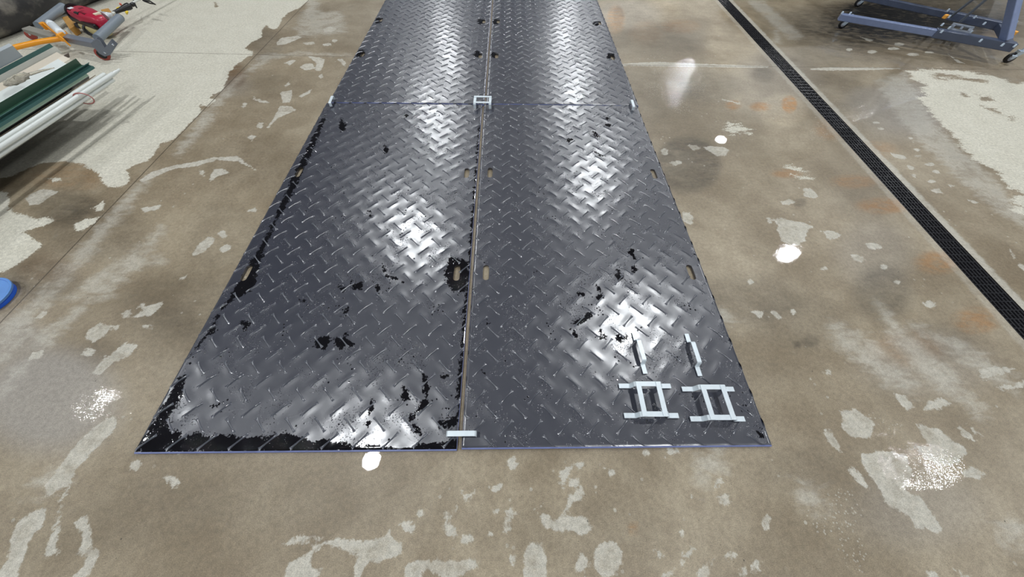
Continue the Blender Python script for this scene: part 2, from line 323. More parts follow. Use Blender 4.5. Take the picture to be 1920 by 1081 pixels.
def union_sdf(polys, X, Y, conv=w2, pad=.15):
    out = np.full(X.shape, -pad)
    for p in polys:
        P = np.array([conv(q) for q in p]); lo, hi = P.min(0)-pad, P.max(0)+pad
        k = np.where((X > lo[0]) & (X < hi[0]) & (Y > lo[1]) & (Y < hi[1]))[0]
        if len(k): out[k] = np.maximum(out[k], sdf_poly(P, X[k], Y[k]))
    return out
def blobs(L, X, Y, conv=w2, mode='sum'):
    out = np.zeros(X.shape)
    for (cx, cy, rx, ry, amp, soft) in L:
        c = conv((cx, cy)); ax = (conv((cx+rx, cy))-conv((cx-rx, cy)))/2; ay = (conv((cx, cy+ry))-conv((cx, cy-ry)))/2
        Mx = np.linalg.inv(np.array([ax, ay]).T); u = Mx[0, 0]*(X-c[0])+Mx[0, 1]*(Y-c[1]); v = Mx[1, 0]*(X-c[0])+Mx[1, 1]*(Y-c[1])
        r = np.sqrt(u*u+v*v); t = np.clip((1+soft*.5-r)/(soft+1e-6), 0, 1); t = t*t*(3-2*t)
        out = out+amp*t if mode == 'sum' else np.maximum(out, amp*t)
    return out

def fill_line(a, b, step):
    n = max(1, int(round((b-a)/step))); return np.linspace(a, b, n+1)
ys = np.concatenate([[-8, -3, -1.2], fill_line(-.5, 5.1, .016), [6.5, 9, 14, 22]])
def floor_sheet(us, left):
    nx, ny = len(us), len(ys)
    U, Yg = np.meshgrid(us, ys)
    X = np.where(np.abs(U) > 4 if False else True, U, U)
    if left:  X = U+(DRX(Yg)-2.615)*np.clip((U+1.5)/(2.615+1.5), 0, 1)
    else:     X = U+(DRX(Yg)-2.615)*np.clip((7.2-U)/(7.2-2.75), 0, 1)
    idx = np.arange(nx*ny).reshape(ny, nx)
    F = np.stack([idx[:-1, :-1], idx[:-1, 1:], idx[1:, 1:], idx[1:, :-1]], -1).reshape(-1, 4)
    return X.ravel(), Yg.ravel(), F
x1, y1, f1 = floor_sheet(np.concatenate([[-14, -9, -6.5], fill_line(-5.6, 2.615, .016)]), True)
x2, y2, f2 = floor_sheet(np.concatenate([fill_line(2.615+DRW, 7.2, .018), [9, 12, 18]]), False)
X = np.concatenate([x1, x2]); Y = np.concatenate([y1, y2]); Fc = np.concatenate([f1, f2+len(x1)])
me = D.meshes.new('floor'); me.vertices.add(len(X)); me.vertices.foreach_set('co', np.stack([X, Y, np.zeros_like(X)], 1).ravel())
me.loops.add(Fc.size); me.loops.foreach_set('vertex_index', Fc.ravel().astype(np.int32))
me.polygons.add(len(Fc)); me.polygons.foreach_set('loop_start', np.arange(0, Fc.size, 4, dtype=np.int32)); me.polygons.foreach_set('loop_total', np.full(len(Fc), 4, np.int32))
me.update(calc_edges=True)
dry = union_sdf(CREAM, X, Y); dry = np.minimum(dry, -union_sdf(HOLES, X, Y))
damp = union_sdf(DAMP, X, Y)
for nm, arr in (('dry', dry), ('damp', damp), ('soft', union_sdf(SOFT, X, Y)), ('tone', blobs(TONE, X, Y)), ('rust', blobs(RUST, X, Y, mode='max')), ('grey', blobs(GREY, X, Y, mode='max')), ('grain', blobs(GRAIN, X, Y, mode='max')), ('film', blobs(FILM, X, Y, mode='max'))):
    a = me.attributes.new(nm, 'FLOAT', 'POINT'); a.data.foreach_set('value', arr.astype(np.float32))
floor = D.objects.new('floor', me); COL.objects.link(floor); floor['kind'] = 'structure'

def floor_material():
    t = NT('wet_concrete')
    sep = t.n('ShaderNodeSeparateXYZ'); t.set(sep, 0, t.pos()); x, y = sep.outputs[0], sep.outputs[1]
    n_big = t.noise(1.6, 5, .6); n_mid = t.noise(7, 6, .6); n_fine = t.noise(60, 6, .65); n_vf = t.noise(300, 3, .6)
    n_e1 = t.noise(28, 5, .6); n_e2 = t.noise(110, 3, .6)
    # stretched streaks
    mp = t.n('ShaderNodeMapping'); t.set(mp, 0, t.pos()); mp.inputs['Scale'].default_value = (1, 2.6, 1); mp.inputs['Rotation'].default_value = (0, 0, .35)
    n_st = t.noise(9, 6, .65, vec=mp.outputs[0], dist=.6)
    mp2 = t.n('ShaderNodeMapping'); t.set(mp2, 0, t.pos()); mp2.inputs['Scale'].default_value = (1, 3.0, 1); mp2.inputs['Rotation'].default_value = (0, 0, .12)
    n_st2 = t.noise(5, 8, .72, vec=mp2.outputs[0], dist=.3)
    edge = t.math('ADD', t.math('MULTIPLY', t.math('SUBTRACT', n_e1, .5), .05), t.math('MULTIPLY', t.math('SUBTRACT', n_e2, .5), .022))
    d_dry = t.math('ADD', t.attr('dry'), t.math('ADD', edge, t.math('MULTIPLY', t.math('SUBTRACT', t.math('MULTIPLY_ADD', n_e2, .25, t.math('MULTIPLY', n_st2, .75)), .5), t.step(x, 0.0, 2.0, .08, .42))))
    m_dry = t.step(d_dry, -.003, .006)
    d_damp = t.math('ADD', t.math('ADD', t.attr('damp'), .0015), t.math('MULTIPLY', edge, .8))
    m_damp = t.step(d_damp, -.003, .005)
    # random small pale flecks
    fl = t.vor(16, vec=None); fl2 = t.noise(2.3, 3)
    m_fl = t.math('MULTIPLY', t.step(t.math('ADD', fl, t.math('MULTIPLY', n_e2, .12)), .17, .14), t.step(fl2, .5, .6))
    # drain border is pale
    dx = t.math('SUBTRACT', x, t.math('MULTIPLY_ADD', y, .0185, 2.615+DRW/2))
    ad = t.math('ABSOLUTE', dx)
    m_bd = t.math('MULTIPLY', t.step(t.math('ADD', ad, t.math('MULTIPLY', n_e1, .05)), .15, .125), t.step(dx, -.02, .02, .35, .8))
    fl3 = t.vor(85)
    m_f3 = t.math('MULTIPLY', t.step(t.math('ADD', fl3, t.math('MULTIPLY', n_vf, .1)), .36, .24), t.step(t.math('MULTIPLY_ADD', t.attr('grain'), .35, t.noise(4.1, 4)), .70, .84))
    m_fl = t.math('MAXIMUM', m_fl, m_f3)
    m_damp2 = t.math('MAXIMUM', t.math('MAXIMUM', t.math('MULTIPLY', m_damp, .92), t.math('MULTIPLY', m_fl, .6)), m_bd)
    m_soft = t.math('MULTIPLY', t.step(t.math('ADD', t.attr('soft'), t.math('MULTIPLY', t.math('SUBTRACT', n_st, .5), .2)), -.04, .05), .58)
    m_damp2 = t.math('MAXIMUM', m_damp2, t.math('MULTIPLY', m_soft, t.step(n_mid, .3, .55, .6, 1.0)))
    # damp patches are mottled
    m_damp2 = t.math('MULTIPLY', m_damp2, t.step(t.math('ADD', t.math('MULTIPLY', n_mid, .5), t.math('MULTIPLY', n_st, .5)), .34, .56, .55, 1.0))
    wetc = t.mix(t.step(n_big, .3, .7), srgb(125, 112, 90), srgb(162, 150, 128))
    wetc = t.mix(t.step(n_mid, .38, .64), t.mix(.3, wetc, srgb(108, 93, 72)), wetc)
    wetc = t.mix(t.math('MULTIPLY', t.attr('grey'), .75), wetc, srgb(146, 141, 134))
    wetc = t.mix(t.math('MULTIPLY', t.attr('rust'), t.step(n_st, .33, .6, .15, .9)), wetc, srgb(152, 112, 68))
    dryc = t.mix(n_mid, srgb(186, 182, 167), srgb(208, 205, 192))
    dampc = t.mix(n_e1, srgb(174, 169, 156), srgb(200, 197, 186))
    c = t.mix(m_damp2, wetc, dampc)
    c = t.mix(m_dry, c, dryc)
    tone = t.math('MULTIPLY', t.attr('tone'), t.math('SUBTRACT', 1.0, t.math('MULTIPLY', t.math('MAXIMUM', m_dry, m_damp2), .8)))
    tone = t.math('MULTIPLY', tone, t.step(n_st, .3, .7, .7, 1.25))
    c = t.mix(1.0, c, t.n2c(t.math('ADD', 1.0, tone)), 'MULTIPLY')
    # pores and grain
    g = t.lin(n_fine, .32, .68, .82, 1.18)
    g = t.math('MULTIPLY', g, t.lin(n_vf, .34, .66, .78, 1.22))
    sp = t.step(t.vor(38), .05, .09, .55, 1.0); spm = t.step(t.noise(3.1, 3), .42, .6)
    g = t.math('MULTIPLY', g, t.mixf(spm, 1.0, sp))
    sp2 = t.step(t.vor(9.3), .022, .032, .35, 1.0); g = t.math('MULTIPLY', g, sp2)
    c = t.mix(1.0, c, t.n2c(g), 'MULTIPLY')
    # scuffs on the dry part
    c = t.mix(t.math('MULTIPLY', t.step(n_st, .62, .78), .28), c, srgb(120, 112, 98))
    # saw cut joints
    ja = t.math('ABSOLUTE', t.math('SUBTRACT', x, t.math('MULTIPLY_ADD', y, .0256, -2.1748)))
    jl = t.math('ABSOLUTE', t.math('SUBTRACT', y, t.math('MULTIPLY_ADD', x, -.024, 3.1705)))
    jr = t.math('ABSOLUTE', t.math('SUBTRACT', y, 3.107))
    j2 = t.mixf(t.step(x, 0.0, .01), jl, jr)
    wob = t.math('MULTIPLY', t.math('SUBTRACT', n_e2, .5), .003)
    jm = t.math('MAXIMUM', t.step(t.math('ADD', ja, wob), .0045, .0025), t.math('MULTIPLY', t.step(t.math('ADD', j2, wob), .0055, .003), .7))
    c = t.mix(t.math('MULTIPLY', jm, .8), c, srgb(70, 60, 48))
    # water film
    notdry = t.math('SUBTRACT', 1.0, t.math('MAXIMUM', m_dry, t.math('MULTIPLY', t.step(t.attr('damp'), .0, .02), .85)))
    nd2 = t.math('MAXIMUM', notdry, t.math('MULTIPLY', t.math('MULTIPLY', t.attr('grain'), t.attr('film')), 1.1))
    film = t.math('MULTIPLY', nd2, t.step(t.math('ADD', t.math('ADD', n_mid, t.math('MULTIPLY', n_fine, .35)), t.math('MULTIPLY', t.attr('film'), .24)), .72, .86, .035, 1.0))
    h = t.math('ADD', t.math('MULTIPLY', n_fine, .6), t.math('MULTIPLY', n_vf, .4))
    nb = t.bump(h, .35, .0025)
    grv = t.math('ADD', t.noise(150, 2, .5), t.math('MULTIPLY', t.noise(45, 2, .5), 1.2))
    nc = t.bump(grv, t.math('MULTIPLY_ADD', t.attr('grain'), .30, .03), t.math('MULTIPLY_ADD', t.attr('grain'), .0012, .0006))
    t.set(t.b, 'Coat Weight', t.math('MULTIPLY', film, .85)); t.set(t.b, 'Coat Roughness', t.math('MULTIPLY_ADD', t.step(n_mid, .4, .7), .012, .006)); t.set(t.b, 'Coat IOR', 1.33); t.set(t.b, 'Coat Normal', nc)
    t.set(t.b, 'Specular IOR Level', t.math('MULTIPLY_ADD', notdry, .35, .15))
    return t.out(Base_Color=c, Roughness=t.math('MULTIPLY_ADD', notdry, -.32, .78), Normal=nb)
def _n2c(s, v):
    nd = s.n('ShaderNodeCombineColor'); [s.set(nd, i, v) for i in range(3)]; return nd.outputs[0]
def _mixf(s, f, a, b):
    nd = s.n('ShaderNodeMix'); s.set(nd, 0, f); s.set(nd, 2, a); s.set(nd, 3, b); return nd.outputs[0]
NT.n2c = _n2c; NT.mixf = _mixf
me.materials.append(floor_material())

# drain channel under the grates
m_channel = mat_simple('drain_channel', srgb(38, 34, 30), .35)
mb = MB()
ya, yb = -.6, 5.1
for sgn, off in ((-1, 0), (1, DRW)):
    a = np.array([DRX(ya)+off, ya]); b = np.array([DRX(yb)+off, yb])
    o = .012*sgn
    mb.add([(a[0], a[1], -.0005), (b[0], b[1], -.0005), (b[0], b[1], -.12), (a[0], a[1], -.12), (a[0]+o, a[1], -.0005), (b[0]+o, b[1], -.0005), (b[0]+o, b[1], -.12), (a[0]+o, a[1], -.12)],
           [(0, 1, 2, 3), (7, 6, 5, 4), (0, 4, 5, 1), (3, 2, 6, 7), (0, 3, 7, 4), (1, 5, 6, 2)])
mb.add([(DRX(ya)-.012, ya, -.12), (DRX(ya)+DRW+.012, ya, -.12), (DRX(yb)+DRW+.012, yb, -.12), (DRX(yb)-.012, yb, -.12),
        (DRX(ya)-.012, ya, -.13), (DRX(ya)+DRW+.012, ya, -.13), (DRX(yb)+DRW+.012, yb, -.13), (DRX(yb)-.012, yb, -.13)], [(0, 1, 2, 3), (7, 6, 5, 4), (0, 4, 5, 1), (1, 5, 6, 2), (2, 6, 7, 3), (3, 7, 4, 0)])
o = mb.build('trim_1', m_channel); o['kind'] = 'structure'

# ceiling (out of frame; what the wet floor mirrors)
t = NT('roof_sheet'); wv = t.n('ShaderNodeTexWave'); t.set(wv, 'Scale', 2.2)
t.set(wv, 'Vector', t.pos())
m_roof = t.out(Base_Color=t.mix(wv.outputs[1], (.10, .105, .115), (.16, .165, .18)), Roughness=.6)
mb = MB(); mb.box((4, 7, 6.9), (44, 44, .1)); o = mb.build('ceiling', m_roof); o['kind'] = 'structure'

# ------------------------------------------------------------------ high bay lamps
m_house = mat_simple('lamp_housing', (.05, .05, .055), .4, .6)
t = NT('lamp_lens'); m_lens = t.out(Base_Color=(.9, .9, .9), Emission_Color=(.93, .97, 1.0), Emission_Strength=30.0)
def lamp(x, y, lab, z=6.0):
    r = empty('high_bay_lamp', (x, y, z), lab, 'lamp', 'high bay lamps under the roof')
    mb = MB(); mb.lathe((x, y, z), (0, 0, 1), [(.0, .16), (.01, .2), (.06, .2), (.09, .13), (.2, .11), (.22, .03), (.30, .015)]); mb.build('housing', m_house, r, smooth=True)
    mb = MB(); mb.tube([(x, y, z+.29), (x, y, 6.84)], .006, 6); mb.build('chain', m_house, r)
    mb = MB(); mb.lathe((x, y, z-.004), (0, 0, 1), [(0, .15), (.006, .15)], 24); mb.build('lens', m_lens, r)
    L = D.lights.new('lamp_light', 'AREA'); L.shape = 'DISK'; L.size = .34; L.energy = LAMP_W; L.color = (.95, .98, 1.0)
    lo = D.objects.new('lamp_light', L); COL.objects.link(lo); lo.parent = r; lo.location = (0, 0, -.012)
    return r
ROWS = {-8.86: (1.4, -4.3), -2.59: (.27, 6.2, 11.9, -5.5, 17.6), 3.18: (3.12, 8.8, 14.3, 20.0, -2.55), 8.65: (0.0, 5.62, 11.27, 16.3), 14.4: (-2.8, 21.0)}
ORD = ('nearest', 'second', 'third', 'fourth', 'farthest')
for (lx, yy), rn in zip(ROWS.items(), ('outer left', 'inner left', 'inner right', 'outer right', 'rightmost')):
    for k, ly in enumerate(sorted(yy)): lamp(lx, ly, 'round black high bay lamp under the roof, %s lamp of the %s row' % (ORD[k], rn))

lamp(19.4, 16.2, 'round black high bay lamp under the roof, alone beyond the rightmost row')

# ------------------------------------------------------------------ ground mats
MATW, MATL, TH, GAP = 1.2, 2.4, .012, .01
P = .1152
def mat_material(name, bar=False):
    t = NT(name)
    fine = t.noise(900, 2, .5); mid = t.noise(35, 4, .6); big = t.noise(3, 4)
    drops = t.vor(150, rand=1.0); dm = t.step(t.noise(7, 4, .7), .45, .66)
    drop = t.math('MULTIPLY', t.step(drops, .34, .14), dm)
    drops2 = t.vor(52); drop2 = t.math('MULTIPLY', t.step(drops2, .26, .14), t.step(t.noise(9, 3, .6), .56, .64))
    # weave of tiny dots pressed in the plastic
    dots = t.vor(260, rand=0.0)
    edge = t.math('ADD', t.math('MULTIPLY', t.math('SUBTRACT', t.noise(30, 5, .7), .5), .085), t.math('MULTIPLY', t.math('SUBTRACT', t.noise(110, 3, .6), .5), .03))
    rnd = t.math('SUBTRACT', t.math('MULTIPLY', t.noise(11, 5, .65), .28), .206)
    wet = t.step(t.math('MAXIMUM', t.math('ADD', t.attr('wet'), edge), rnd), -.0015, .003)
    if bar: wet = 0.0
    any_w = t.math('MAXIMUM', t.math('MAXIMUM', drop, drop2), wet) if not bar else drop
    inv = t.math('SUBTRACT', 1.0, any_w)
    rough = t.mixf(any_w, .37, .04)
    t.set(t.b, 'Coat Weight', t.math('MULTIPLY', inv, .9)) if not bar else None
    t.set(t.b, 'Coat Roughness', t.math('MULTIPLY_ADD', big, .08, .18)); t.set(t.b, 'Coat IOR', 1.65)
    h = t.math('ADD', t.math('MULTIPLY', dots, .10), t.math('ADD', t.math('MULTIPLY', fine, .15), t.math('MULTIPLY', mid, .25)))
    n1 = t.bump(h, t.math('MULTIPLY_ADD', inv, .30, .0), .0009)
    n2 = t.bump(t.math('ADD', drop, t.math('MULTIPLY', drop2, 1.6)), .9, .0012, n1)
    c = t.mix(any_w, (.021, .024, .040), (.005, .005, .007))
    if bar:
        c = (.070, .075, .094); rough = t.math('MULTIPLY_ADD', big, .06, .20); t.set(t.b, 'Coat Weight', .7); t.set(t.b, 'Coat Roughness', .08); t.set(t.b, 'Specular IOR Level', 1.0)
        return t.out(Base_Color=c, Roughness=rough, Normal=n2)
    t.set(t.b, 'Specular IOR Level', 1.0); t.set(t.b, 'Coat Normal', n2)
    return t.out(Base_Color=c, Roughness=rough, Normal=n2)
m_mat = mat_material('black_mat_plastic'); m_bar = mat_material('mat_tread_bar', True)
m_edge = mat_simple('mat_lit_edge', srgb(112, 122, 168), .35, var=.2, scale=40)  # edge tinted pale blue, painting in the light it reflects

def build_mat(name, x0, y0, offs, warp, wetpolys, label, angle=0.0, extra=None, res=.01, chamf=0.0):
    """x0,y0: near left corner; offs: phases (in pitches) of the two bar families"""
    nx, ny = int(round(MATW/res)), int(round(MATL/res))
    xs = np.linspace(0, MATW, nx+1); ysm = np.linspace(0, MATL, ny+1)
    Xg, Yg = np.meshgrid(xs, ysm)
    (sx, sy), (bx, by) = offs
    bars = []
    for fam, (ox, oy, s) in enumerate(((sx, sy, 1), (bx, by, -1))):
        for i in range(-1, 12):
            for j in range(-1, 23):
                cx, cy = (i+ox)*P, (j+oy)*P
                if -.03 < cx < MATW+.03 and -.03 < cy < MATL+.03: bars.append((cx, cy, s))
    hl = .038
    Z = np.zeros_like(Xg)
    for (cx, cy, s) in bars:
        i0, i1 = np.searchsorted(xs, cx-.07), np.searchsorted(xs, cx+.07); j0, j1 = np.searchsorted(ysm, cy-.07), np.searchsorted(ysm, cy+.07)
        dx, dy = Xg[j0:j1, i0:i1]-cx, Yg[j0:j1, i0:i1]-cy
        u = (dx+s*dy)/1.41421; v = (-s*dx+dy)/1.41421
        Z[j0:j1, i0:i1] += .0016*np.exp(-(u/.042)**2-(v/.0155)**2)
    holes = [(.065, .81, .0165, .047), (MATW-.065, .81, .0165, .047), (.065, MATL-.81, .0165, .047), (MATW-.065, MATL-.81, .0165, .047)]
    wr = warp(Xg, Yg)
    Zt = TH+Z+wr
    V = np.stack([Xg, Yg, Zt], -1).reshape(-1, 3).tolist(); idx = np.arange((nx+1)*(ny+1)).reshape(ny+1, nx+1)
    faces = []; fm = []
    dead = np.zeros((ny, nx), bool)
    blocks = []
    hw, hh = int(round(.035/res)), int(round(.07/res))
    for (hx, hy, r, hlen) in holes:
        i0 = int(round((hx-.035)/res)); j0 = int(round((hy-.07)/res)); dead[j0:j0+2*hh, i0:i0+2*hw] = True; blocks.append((i0, j0, hx, hy, r, hlen, hw, hh))
    if extra:
        for (hx, hy, r, hlen) in extra:
            q = max(2, int(round(.02/res))); i0 = int(round(hx/res))-q; j0 = int(round(hy/res))-q; dead[j0:j0+2*q, i0:i0+2*q] = True; blocks.append((i0, j0, hx, hy, r, hlen, q, q))
    fq = np.stack([idx[:-1, :-1], idx[:-1, 1:], idx[1:, 1:], idx[1:, :-1]], -1)[~dead]
    faces += [tuple(q) for q in fq.tolist()]; fm += [0]*len(faces)
    for (i0, j0, hx, hy, r, hlen, bw, bh) in blocks:
        ring = [idx[j0, i] for i in range(i0, i0+2*bw)]+[idx[j, i0+2*bw] for j in range(j0, j0+2*bh)]+[idx[j0+2*bh, i] for i in range(i0+2*bw, i0, -1)]+[idx[j, i0] for j in range(j0+2*bh, j0, -1)]
        inner = []
        for k in ring:
            p = np.array(V[k]); a = math.atan2((p[1]-hy)/max(1, bh/bw), p[0]-hx)
            st = hlen-r; qx, qy = r*math.cos(a), r*math.sin(a)
            qy += st if qy > 1e-9 else (-st if qy < -1e-9 else 0)
            # snap straight sides
            inner.append(len(V)); V.append([hx+qx, hy+(qy if abs(math.sin(a)) > .25 else (p[1]-hy)*.62), p[2]-.0006])
        n = len(ring)
        bot = []
        for k in inner: bot.append(len(V)); V.append([V[k][0], V[k][1], .0006])
        for i in range(n):
            j = (i+1) % n; faces.append((ring[i], ring[j], inner[j], inner[i])); fm.append(0)
            faces.append((inner[i], inner[j], bot[j], bot[i])); fm.append(0)
    # rim: chamfer and wall
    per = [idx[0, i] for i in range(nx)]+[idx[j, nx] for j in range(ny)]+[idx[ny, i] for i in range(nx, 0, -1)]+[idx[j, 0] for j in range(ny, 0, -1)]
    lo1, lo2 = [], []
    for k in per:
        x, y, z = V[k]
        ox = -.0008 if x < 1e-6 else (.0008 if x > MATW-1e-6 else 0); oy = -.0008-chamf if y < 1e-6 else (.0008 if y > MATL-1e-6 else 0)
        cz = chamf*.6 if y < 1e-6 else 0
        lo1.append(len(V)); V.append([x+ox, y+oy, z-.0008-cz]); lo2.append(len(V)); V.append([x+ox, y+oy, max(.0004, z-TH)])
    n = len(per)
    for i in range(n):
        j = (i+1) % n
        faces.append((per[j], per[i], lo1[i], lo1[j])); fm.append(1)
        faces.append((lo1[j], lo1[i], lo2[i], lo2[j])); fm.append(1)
    nslab = len(V)
    # tread bars: low ridges with flared ends
    prof = [(-1.0, .0070, .0000), (-.90, .0072, .0026), (-.70, .0050, .0046), (-.3, .0037, .0052), (.3, .0037, .0052), (.70, .0050, .0046), (.90, .0072, .0026), (1.0, .0070, .0000)]
    cs = [(-1.0, -.25), (-.62, .72), (0, 1.0), (.62, .72), (1.0, -.25)]
    def topz(x, y):
        i = min(max(int(x/res), 0), nx-1); j = min(max(int(y/res), 0), ny-1); return Zt[j, i]
    for (cx, cy, s) in bars:
        if any(abs(cx-h[0]) < h[2]+.022 and abs(cy-h[1]) < h[3]+.022 for h in holes): continue
        b = len(V); zc = topz(cx, cy); cl = s*.0
        for (u, wd, ht) in prof:
            for (c, hz) in cs:
                uu = u*hl; vv = c*wd
                x = cx+(uu-s*vv)/1.41421; y = cy+(s*uu+vv)/1.41421
                x = min(max(x, 0.0002), MATW-.0002); y = min(max(y, .0002), MATL-.0002)
                V.append([x, y, zc-.0008+ht*hz])
        for i in range(len(prof)-1):
            for j in range(len(cs)-1):
                a = b+i*5+j; faces.append((a, a+5, a+6, a+1)); fm.append(2)
        faces.append(tuple(b+j for j in range(5))); fm.append(2); faces.append(tuple(b+35+j for j in range(4, -1, -1))); fm.append(2)
    me = D.meshes.new(name); me.from_pydata(V, [], faces)
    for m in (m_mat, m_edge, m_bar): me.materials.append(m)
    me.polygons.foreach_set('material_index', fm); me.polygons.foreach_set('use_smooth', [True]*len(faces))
    import bmesh
    me.update(); me.set_sharp_from_angle(angle=math.radians(50))
    V2 = np.array(V); ca, sa = math.cos(angle), math.sin(angle)
    wx = x0+V2[:, 0]*ca-V2[:, 1]*sa; wy = y0+V2[:, 0]*sa+V2[:, 1]*ca
    wet = union_sdf(wetpolys, wx, wy, conv=lambda q: at(q[0], q[1], TH)[:2], pad=.12)
    a = me.attributes.new('wet', 'FLOAT', 'POINT'); a.data.foreach_set('value', wet.astype(np.float32))
    o = D.objects.new(name, me); COL.objects.link(o); o.location = (x0, y0, 0); o.rotation_euler = (0, 0, angle)
    tag(o, label, 'ground mat', 'black tread plate ground mats')
    return o
WET_L = [[(250,850),(300,770),(380,640),(440,540),(500,440),(545,340),(600,230),(617,200),(606,232),(585,290),(548,362),(512,430),(488,490),(474,545),(440,560),(415,585),(405,620),(372,645),(352,690),(345,740),(318,780),(322,800),(345,812),(430,818),(470,822),(520,812),(560,818),(620,826),(680,834),(760,840),(800,830),(835,826),(860,820),(862,850)],
 [(898,230),(902,230),(869,842),(858,842),(862,780),(855,720),(864,660),(868,600),(874,540),(884,400)],E(855,514,22,30),[(840,480),(880,490),(876,550),(850,545)],
 [(588,642),(602,630),(618,628),(622,640),(612,655),(595,652)],[(622,626),(636,634),(650,624),(652,640),(664,646),(646,650),(638,658),(628,648)],
 [(792,702),(803,706),(805,730),(800,760),(786,772),(770,790),(766,786),(790,758),(796,735)],[(753,722),(766,735),(768,752),(756,748)],[(698,728),(703,760),(692,775),(696,750)],[(686,780),(697,790),(690,800)],
 [(660,520),(680,532),(678,545),(662,540)],[(700,530),(716,536),(706,552)],[(636,535),(652,540),(640,552)],[(640,580),(655,575),(650,590)],[(716,490),(722,515),(745,520),(756,530),(740,522),(722,518)],
 [(828,700),(840,704),(832,712)],[(770,795),(782,790),(790,812),(778,808)],[(560,560),(575,556),(570,570)],[(455,600),(470,606),(460,620)],[(690,395),(700,400),(695,410)],[(640,222),(650,236),(642,252),(636,240)],[(720,270),(732,280),(722,290)],[(756,210),(766,218),(760,222)],
 [(820,785),(860,780),(862,800),(845,796),(822,800)],[(395,760),(420,750),(412,765)]]
WET_R = [[(1090,600),(1098,585),(1112,588),(1100,600),(1080,608),(1070,604)],[(1122,612),(1130,618),(1140,634),(1125,640),(1118,630)],[(1068,615),(1078,620),(1084,632),(1076,634)],[(1118,532),(1126,540),(1131,558),(1122,566),(1116,560),(1124,552)],
 [(1084,545),(1096,550),(1096,556),(1086,554)],[(1154,505),(1164,512),(1170,526),(1160,528),(1152,518)],[(1178,466),(1186,470),(1190,488),(1182,480)],[(1182,500),(1190,498),(1196,508),(1186,510)],
 [(1108,244),(1120,250),(1128,256),(1116,258)],[(1134,230),(1146,234),(1140,241)],[(1112,283),(1122,287),(1136,294),(1124,294)],[(1134,218),(1144,222),(1136,226)],[(1150,630),(1190,622),(1186,632),(1160,640)],[(1417,805),(1430,810),(1428,822),(1418,818)],
 [(912,600),(918,604),(914,612)],[(905,690),(912,694),(908,704)],[(1060,260),(1075,262),(1066,268)]]
WET_FL = [E(676,101,10,8),E(709,39,8,6),E(895,103,8,7),E(902,41,7,6)]
WET_FR = [E(1145,107,8,7),E(927,104,7,6),E(930,41,7,5),E(1119,44,7,5)]
w0 = lambda a, b, c, d: (lambda x, y: a*np.sin(x*3.1+b)*np.cos(y*2.3+c)+d*np.sin(y*4.1+x*1.7+b)+.0006)
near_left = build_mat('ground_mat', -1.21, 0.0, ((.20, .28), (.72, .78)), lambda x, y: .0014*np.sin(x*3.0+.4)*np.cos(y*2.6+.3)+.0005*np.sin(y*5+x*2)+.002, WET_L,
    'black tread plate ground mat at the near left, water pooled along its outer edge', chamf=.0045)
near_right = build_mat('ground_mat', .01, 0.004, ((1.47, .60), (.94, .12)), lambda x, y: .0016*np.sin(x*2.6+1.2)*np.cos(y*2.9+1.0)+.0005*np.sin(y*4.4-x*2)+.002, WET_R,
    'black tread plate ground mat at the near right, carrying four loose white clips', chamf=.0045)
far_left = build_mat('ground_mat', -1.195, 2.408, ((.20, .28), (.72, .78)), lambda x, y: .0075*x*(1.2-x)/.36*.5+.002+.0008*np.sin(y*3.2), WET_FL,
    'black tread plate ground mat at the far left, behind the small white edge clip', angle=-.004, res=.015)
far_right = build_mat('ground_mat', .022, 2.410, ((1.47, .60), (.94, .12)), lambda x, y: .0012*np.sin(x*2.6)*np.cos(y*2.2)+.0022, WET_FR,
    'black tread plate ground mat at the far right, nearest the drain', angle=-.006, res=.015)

# ------------------------------------------------------------------ white steel clips
m_clip = mat_simple('white_zinc_steel', srgb(216, 226, 232), .38, .15, var=.06, scale=60, bump=.15)
SW, ST = .0195, .0028
def strap(mb, o, ang, L, rise, tab, z0, wd=SW, lean=.008):
    """flat bar bent up in the middle: o centre, L raised length, tab length each end"""
    ex = np.array([math.cos(ang), math.sin(ang), 0]); ey = np.array([-math.sin(ang), math.cos(ang), 0]); ez = np.array([0, 0, 1.])
    h = L/2; pts = []
    if tab > 0: pts += [(-h-lean-tab, 0), (-h-lean, 0)]
    else: pts += [(-h-lean*.3, 0)]
    pts += [(-h-.001, rise-.004), (-h+.003, rise), (h-.003, rise), (h+.001, rise-.004)]
    if tab > 0: pts += [(h+lean, 0), (h+lean+tab, 0)]
    else: pts += [(h+lean*.3, 0)]
    # offset the centre line for thickness
    def off(pts, d):
        out = []
        for i, p in enumerate(pts):
            a = np.array(pts[max(i-1, 0)]); b = np.array(pts[min(i+1, len(pts)-1)]); t = (b-a)/np.linalg.norm(b-a); out.append((p[0]-t[1]*d, p[1]+t[0]*d))
        return out
    up, dn = off(pts, ST/2), off(pts, -ST/2)
    poly = dn+up[::-1]; n = len(pts)
    o = np.array([o[0], o[1], z0+ST/2])
    vs_ = [o+ex*a+ez*b-ey*wd/2 for a, b in poly]+[o+ex*a+ez*b+ey*wd/2 for a, b in poly]; N = len(poly)
    fs = [(i, (i+1) % N, N+(i+1) % N, N+i) for i in range(N)]
    for i in range(n-1):
        fs.append((i, i+1, N-2-i, N-1-i)); fs.append((N+i, N+i+1, N+N-2-i, N+N-1-i))
    mb.add(vs_, fs)
ZM = .0195
RISE = .034
